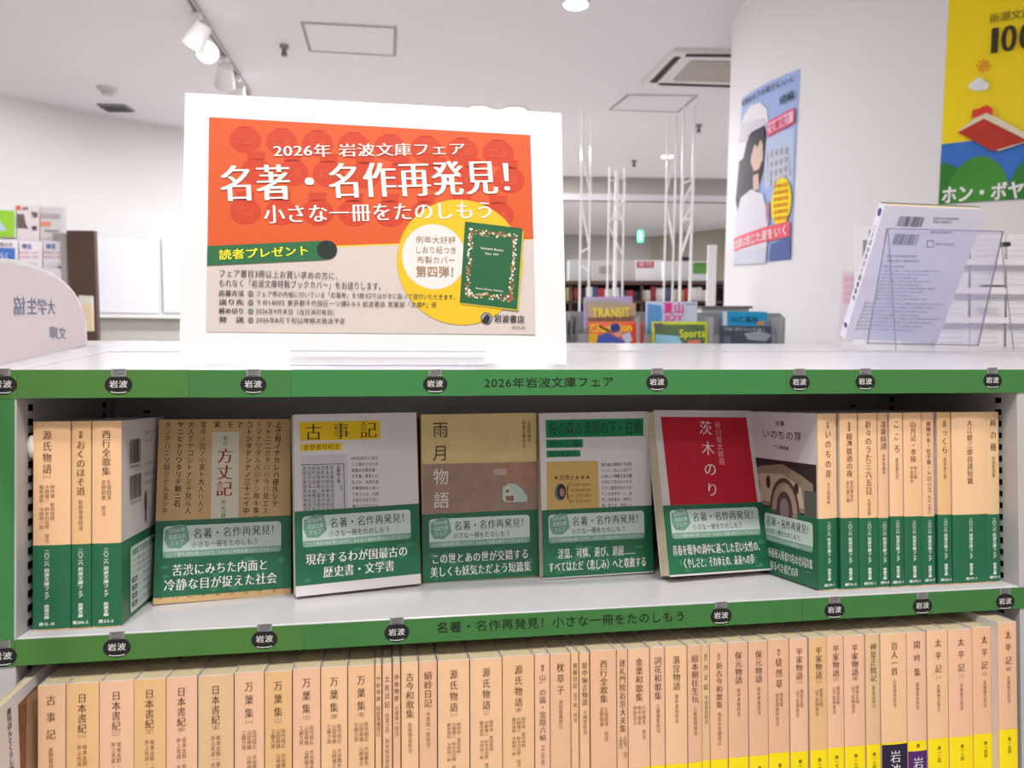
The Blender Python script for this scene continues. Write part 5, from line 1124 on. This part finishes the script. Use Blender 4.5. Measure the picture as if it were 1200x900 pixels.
leaf([(-9, 240), (17.5, 240.5), (17.5, 279), (-9, 279)], .02, (236, 234, 232), 'bright green leaflet in the clear rack, top row left', lambda p: (p.poly([(-9, 246), (17, 247), (17, 278), (-9, 278)], C(150, 206, 52)), p.up(), p.poly([(-3, 256), (2, 262), (8, 270), (-3, 271)], C(190, 206, 226))))
leaf([(18.5, 240.5), (45, 241.5), (45, 285), (18.5, 284)], .02, (226, 214, 216), 'pinkish leaflet with dark photo shapes in the clear rack, top row middle', lambda p: (p.poly([(18.6, 241), (24, 241), (24, 246), (18.6, 246)], C(230, 90, 70)), p.poly([(20, 251), (28, 251), (30, 262), (33, 268), (20, 267)], C(104, 90, 92)), p.poly([(36, 248), (44, 249), (44, 254), (40, 256)], C(110, 90, 96)), p.poly([(37, 265), (43, 265), (43, 270), (38, 270)], C(80, 70, 92)), p.line('募集', (26, 244.5), (33, 244.5), 4, C(120, 90, 120), 'b')))
leaf([(46, 243), (71, 244.5), (71, 285), (46, 285)], .02, (204, 198, 200), 'grey leaflet with orange patch in the clear rack, top row right', lambda p: (p.poly([(48, 250), (70, 251), (70, 256), (48, 255)], C(176, 160, 162)), p.poly([(48, 260), (59, 260), (59, 265), (48, 265)], C(222, 140, 90)), p.poly([(52, 269), (69, 270), (69, 272), (52, 271)], C(140, 138, 142))))
leaf([(-9, 281), (18, 281.5), (18, 325), (-9, 325)], .05, (232, 226, 230), 'blue and white leaflet in the clear rack, bottom row left', lambda p: (p.poly([(-9, 290), (17.5, 291), (17.5, 311), (-9, 310)], C(70, 110, 190)), p.up(), p.line('お知らせ', (-6, 286), (15, 287), 5, C(80, 70, 90), 'b'), p.line('ひらく', (-6, 299), (10, 300), 8, C(220, 228, 240), 'b'), p.ell(14, 313, 3, 2.5, C(214, 220, 90), uvs=False)))
for (x, lab, c_) in ((19.5, 'white leaflet with blue heading in the clear rack, bottom row middle', (232, 224, 230)), (47.5, 'white leaflet with blue heading in the clear rack, bottom row right', (220, 218, 224))):
    leaf([(x, 283), (x+27, 284), (x+27, 330), (x, 330)], .05, c_, lab, lambda p, x=x: (p.line('検定', (x+6, 288.5), (x+18, 289), 6.5, C(70, 96, 160), 'b'), [p.line('資格試験のご案内', (x+2, 296+k*5), (x+25, 296.4+k*5), 3.4, C(206, 130, 146)) for k in range(2)], p.poly([(x+3, 308), (x+24, 308), (x+24, 314), (x+3, 314)], C(204, 202, 210)), p.ell(x+22, 313, 2, 2, C(120, 110, 150), uvs=False)))
# dark side panel of a tall shelf
t = thing('tall_dark_bookcase', 'tall bookcase with dark brown side panel behind the arched sign', 'bookcase', loc=np.array([*plan(96, 3.9), FLOOR]))
mb = MB(); a, b = at(78, 270, 3.95), at(110, 268, 3.95); zt_ = a[2]; mb.slab([(a[0], a[1], FLOOR), (b[0], b[1], FLOOR), (b[0], b[1], zt_), (a[0], a[1], zt_)], F2*.03, M_DARKWOOD); build('side_panel', mb, t, world=True)
mb = MB(); c2 = b+F2*.03; e2 = c2+nW*sgn*-1*0+np.array([WD[0], WD[1], 0])*0; mb.slab([(a[0]-.25, a[1]+.1, FLOOR), (a[0], a[1]+.03, FLOOR), (a[0], a[1]+.03, zt_-.01), (a[0]-.25, a[1]+.1, zt_-.01)], F2*.02, C(170, 164, 160)); build('back_panel', mb, t, world=True)
for k, (y0, c_) in enumerate(((346, (206, 206, 196)), (356, (214, 190, 160)))):
    card('upright_magazine', [(92-k*-2, y0), (108, y0+1), (109, 388), (95, 388)], 3.6-k*.03, C(*c_), ('pale green magazine edge beside the dark panel', 'beige magazine edge just in front of the pale green one')[k], 'magazine', th=.01)
# white lockers along the wall
g2 = wplane(113, 276, 4.55)
t = thing('white_cabinet', 'long white cabinet with plain panels against the left wall', 'cabinet', loc=np.array([*g2(160, 300)[:2], FLOOR]))
def gq(x0, x1, yt, yb): 
    A_, B_ = g2(x0, yt), g2(x1, yt); zb_ = g2(x0, yb)[2] if yb < 500 else FLOOR; return [(A_[0], A_[1], A_[2]), (B_[0], B_[1], A_[2]), (B_[0], B_[1], zb_), (A_[0], A_[1], zb_)]
mb = MB(); mb.slab(gq(100, 300, 274, 372), -nW*sgn*.3, C(206, 206, 204)); build('carcass', mb, t, world=True)
for (x0, x1) in ((113, 183), (189, 246), (252, 298)):
    mb = MB(); mb.slab([np.array(p)+nW*sgn*.012 for p in gq(x0, x1, 276.5, 366)], -nW*sgn*.011, C(220, 220, 227, .3)); build('door', mb, t, world=True)
mb = MB(); mb.slab([np.array(p)+nW*sgn*.02 for p in gq(100, 300, 367.5, 371.5)], -nW*sgn*.02, C(226, 226, 224)); build('ledge', mb, t, world=True)
mb = MB(); mb.slab([np.array(p)-nW*sgn*.03 for p in gq(100, 300, 372, 900)], -nW*sgn*.25, C(176, 174, 168)); build('base', mb, t, world=True)

# tidy up the glyph helper
bpy.data.objects.remove(_to); bpy.data.curves.remove(_tc)
for o in bpy.data.objects:
    if '_M' in o: del o['_M']
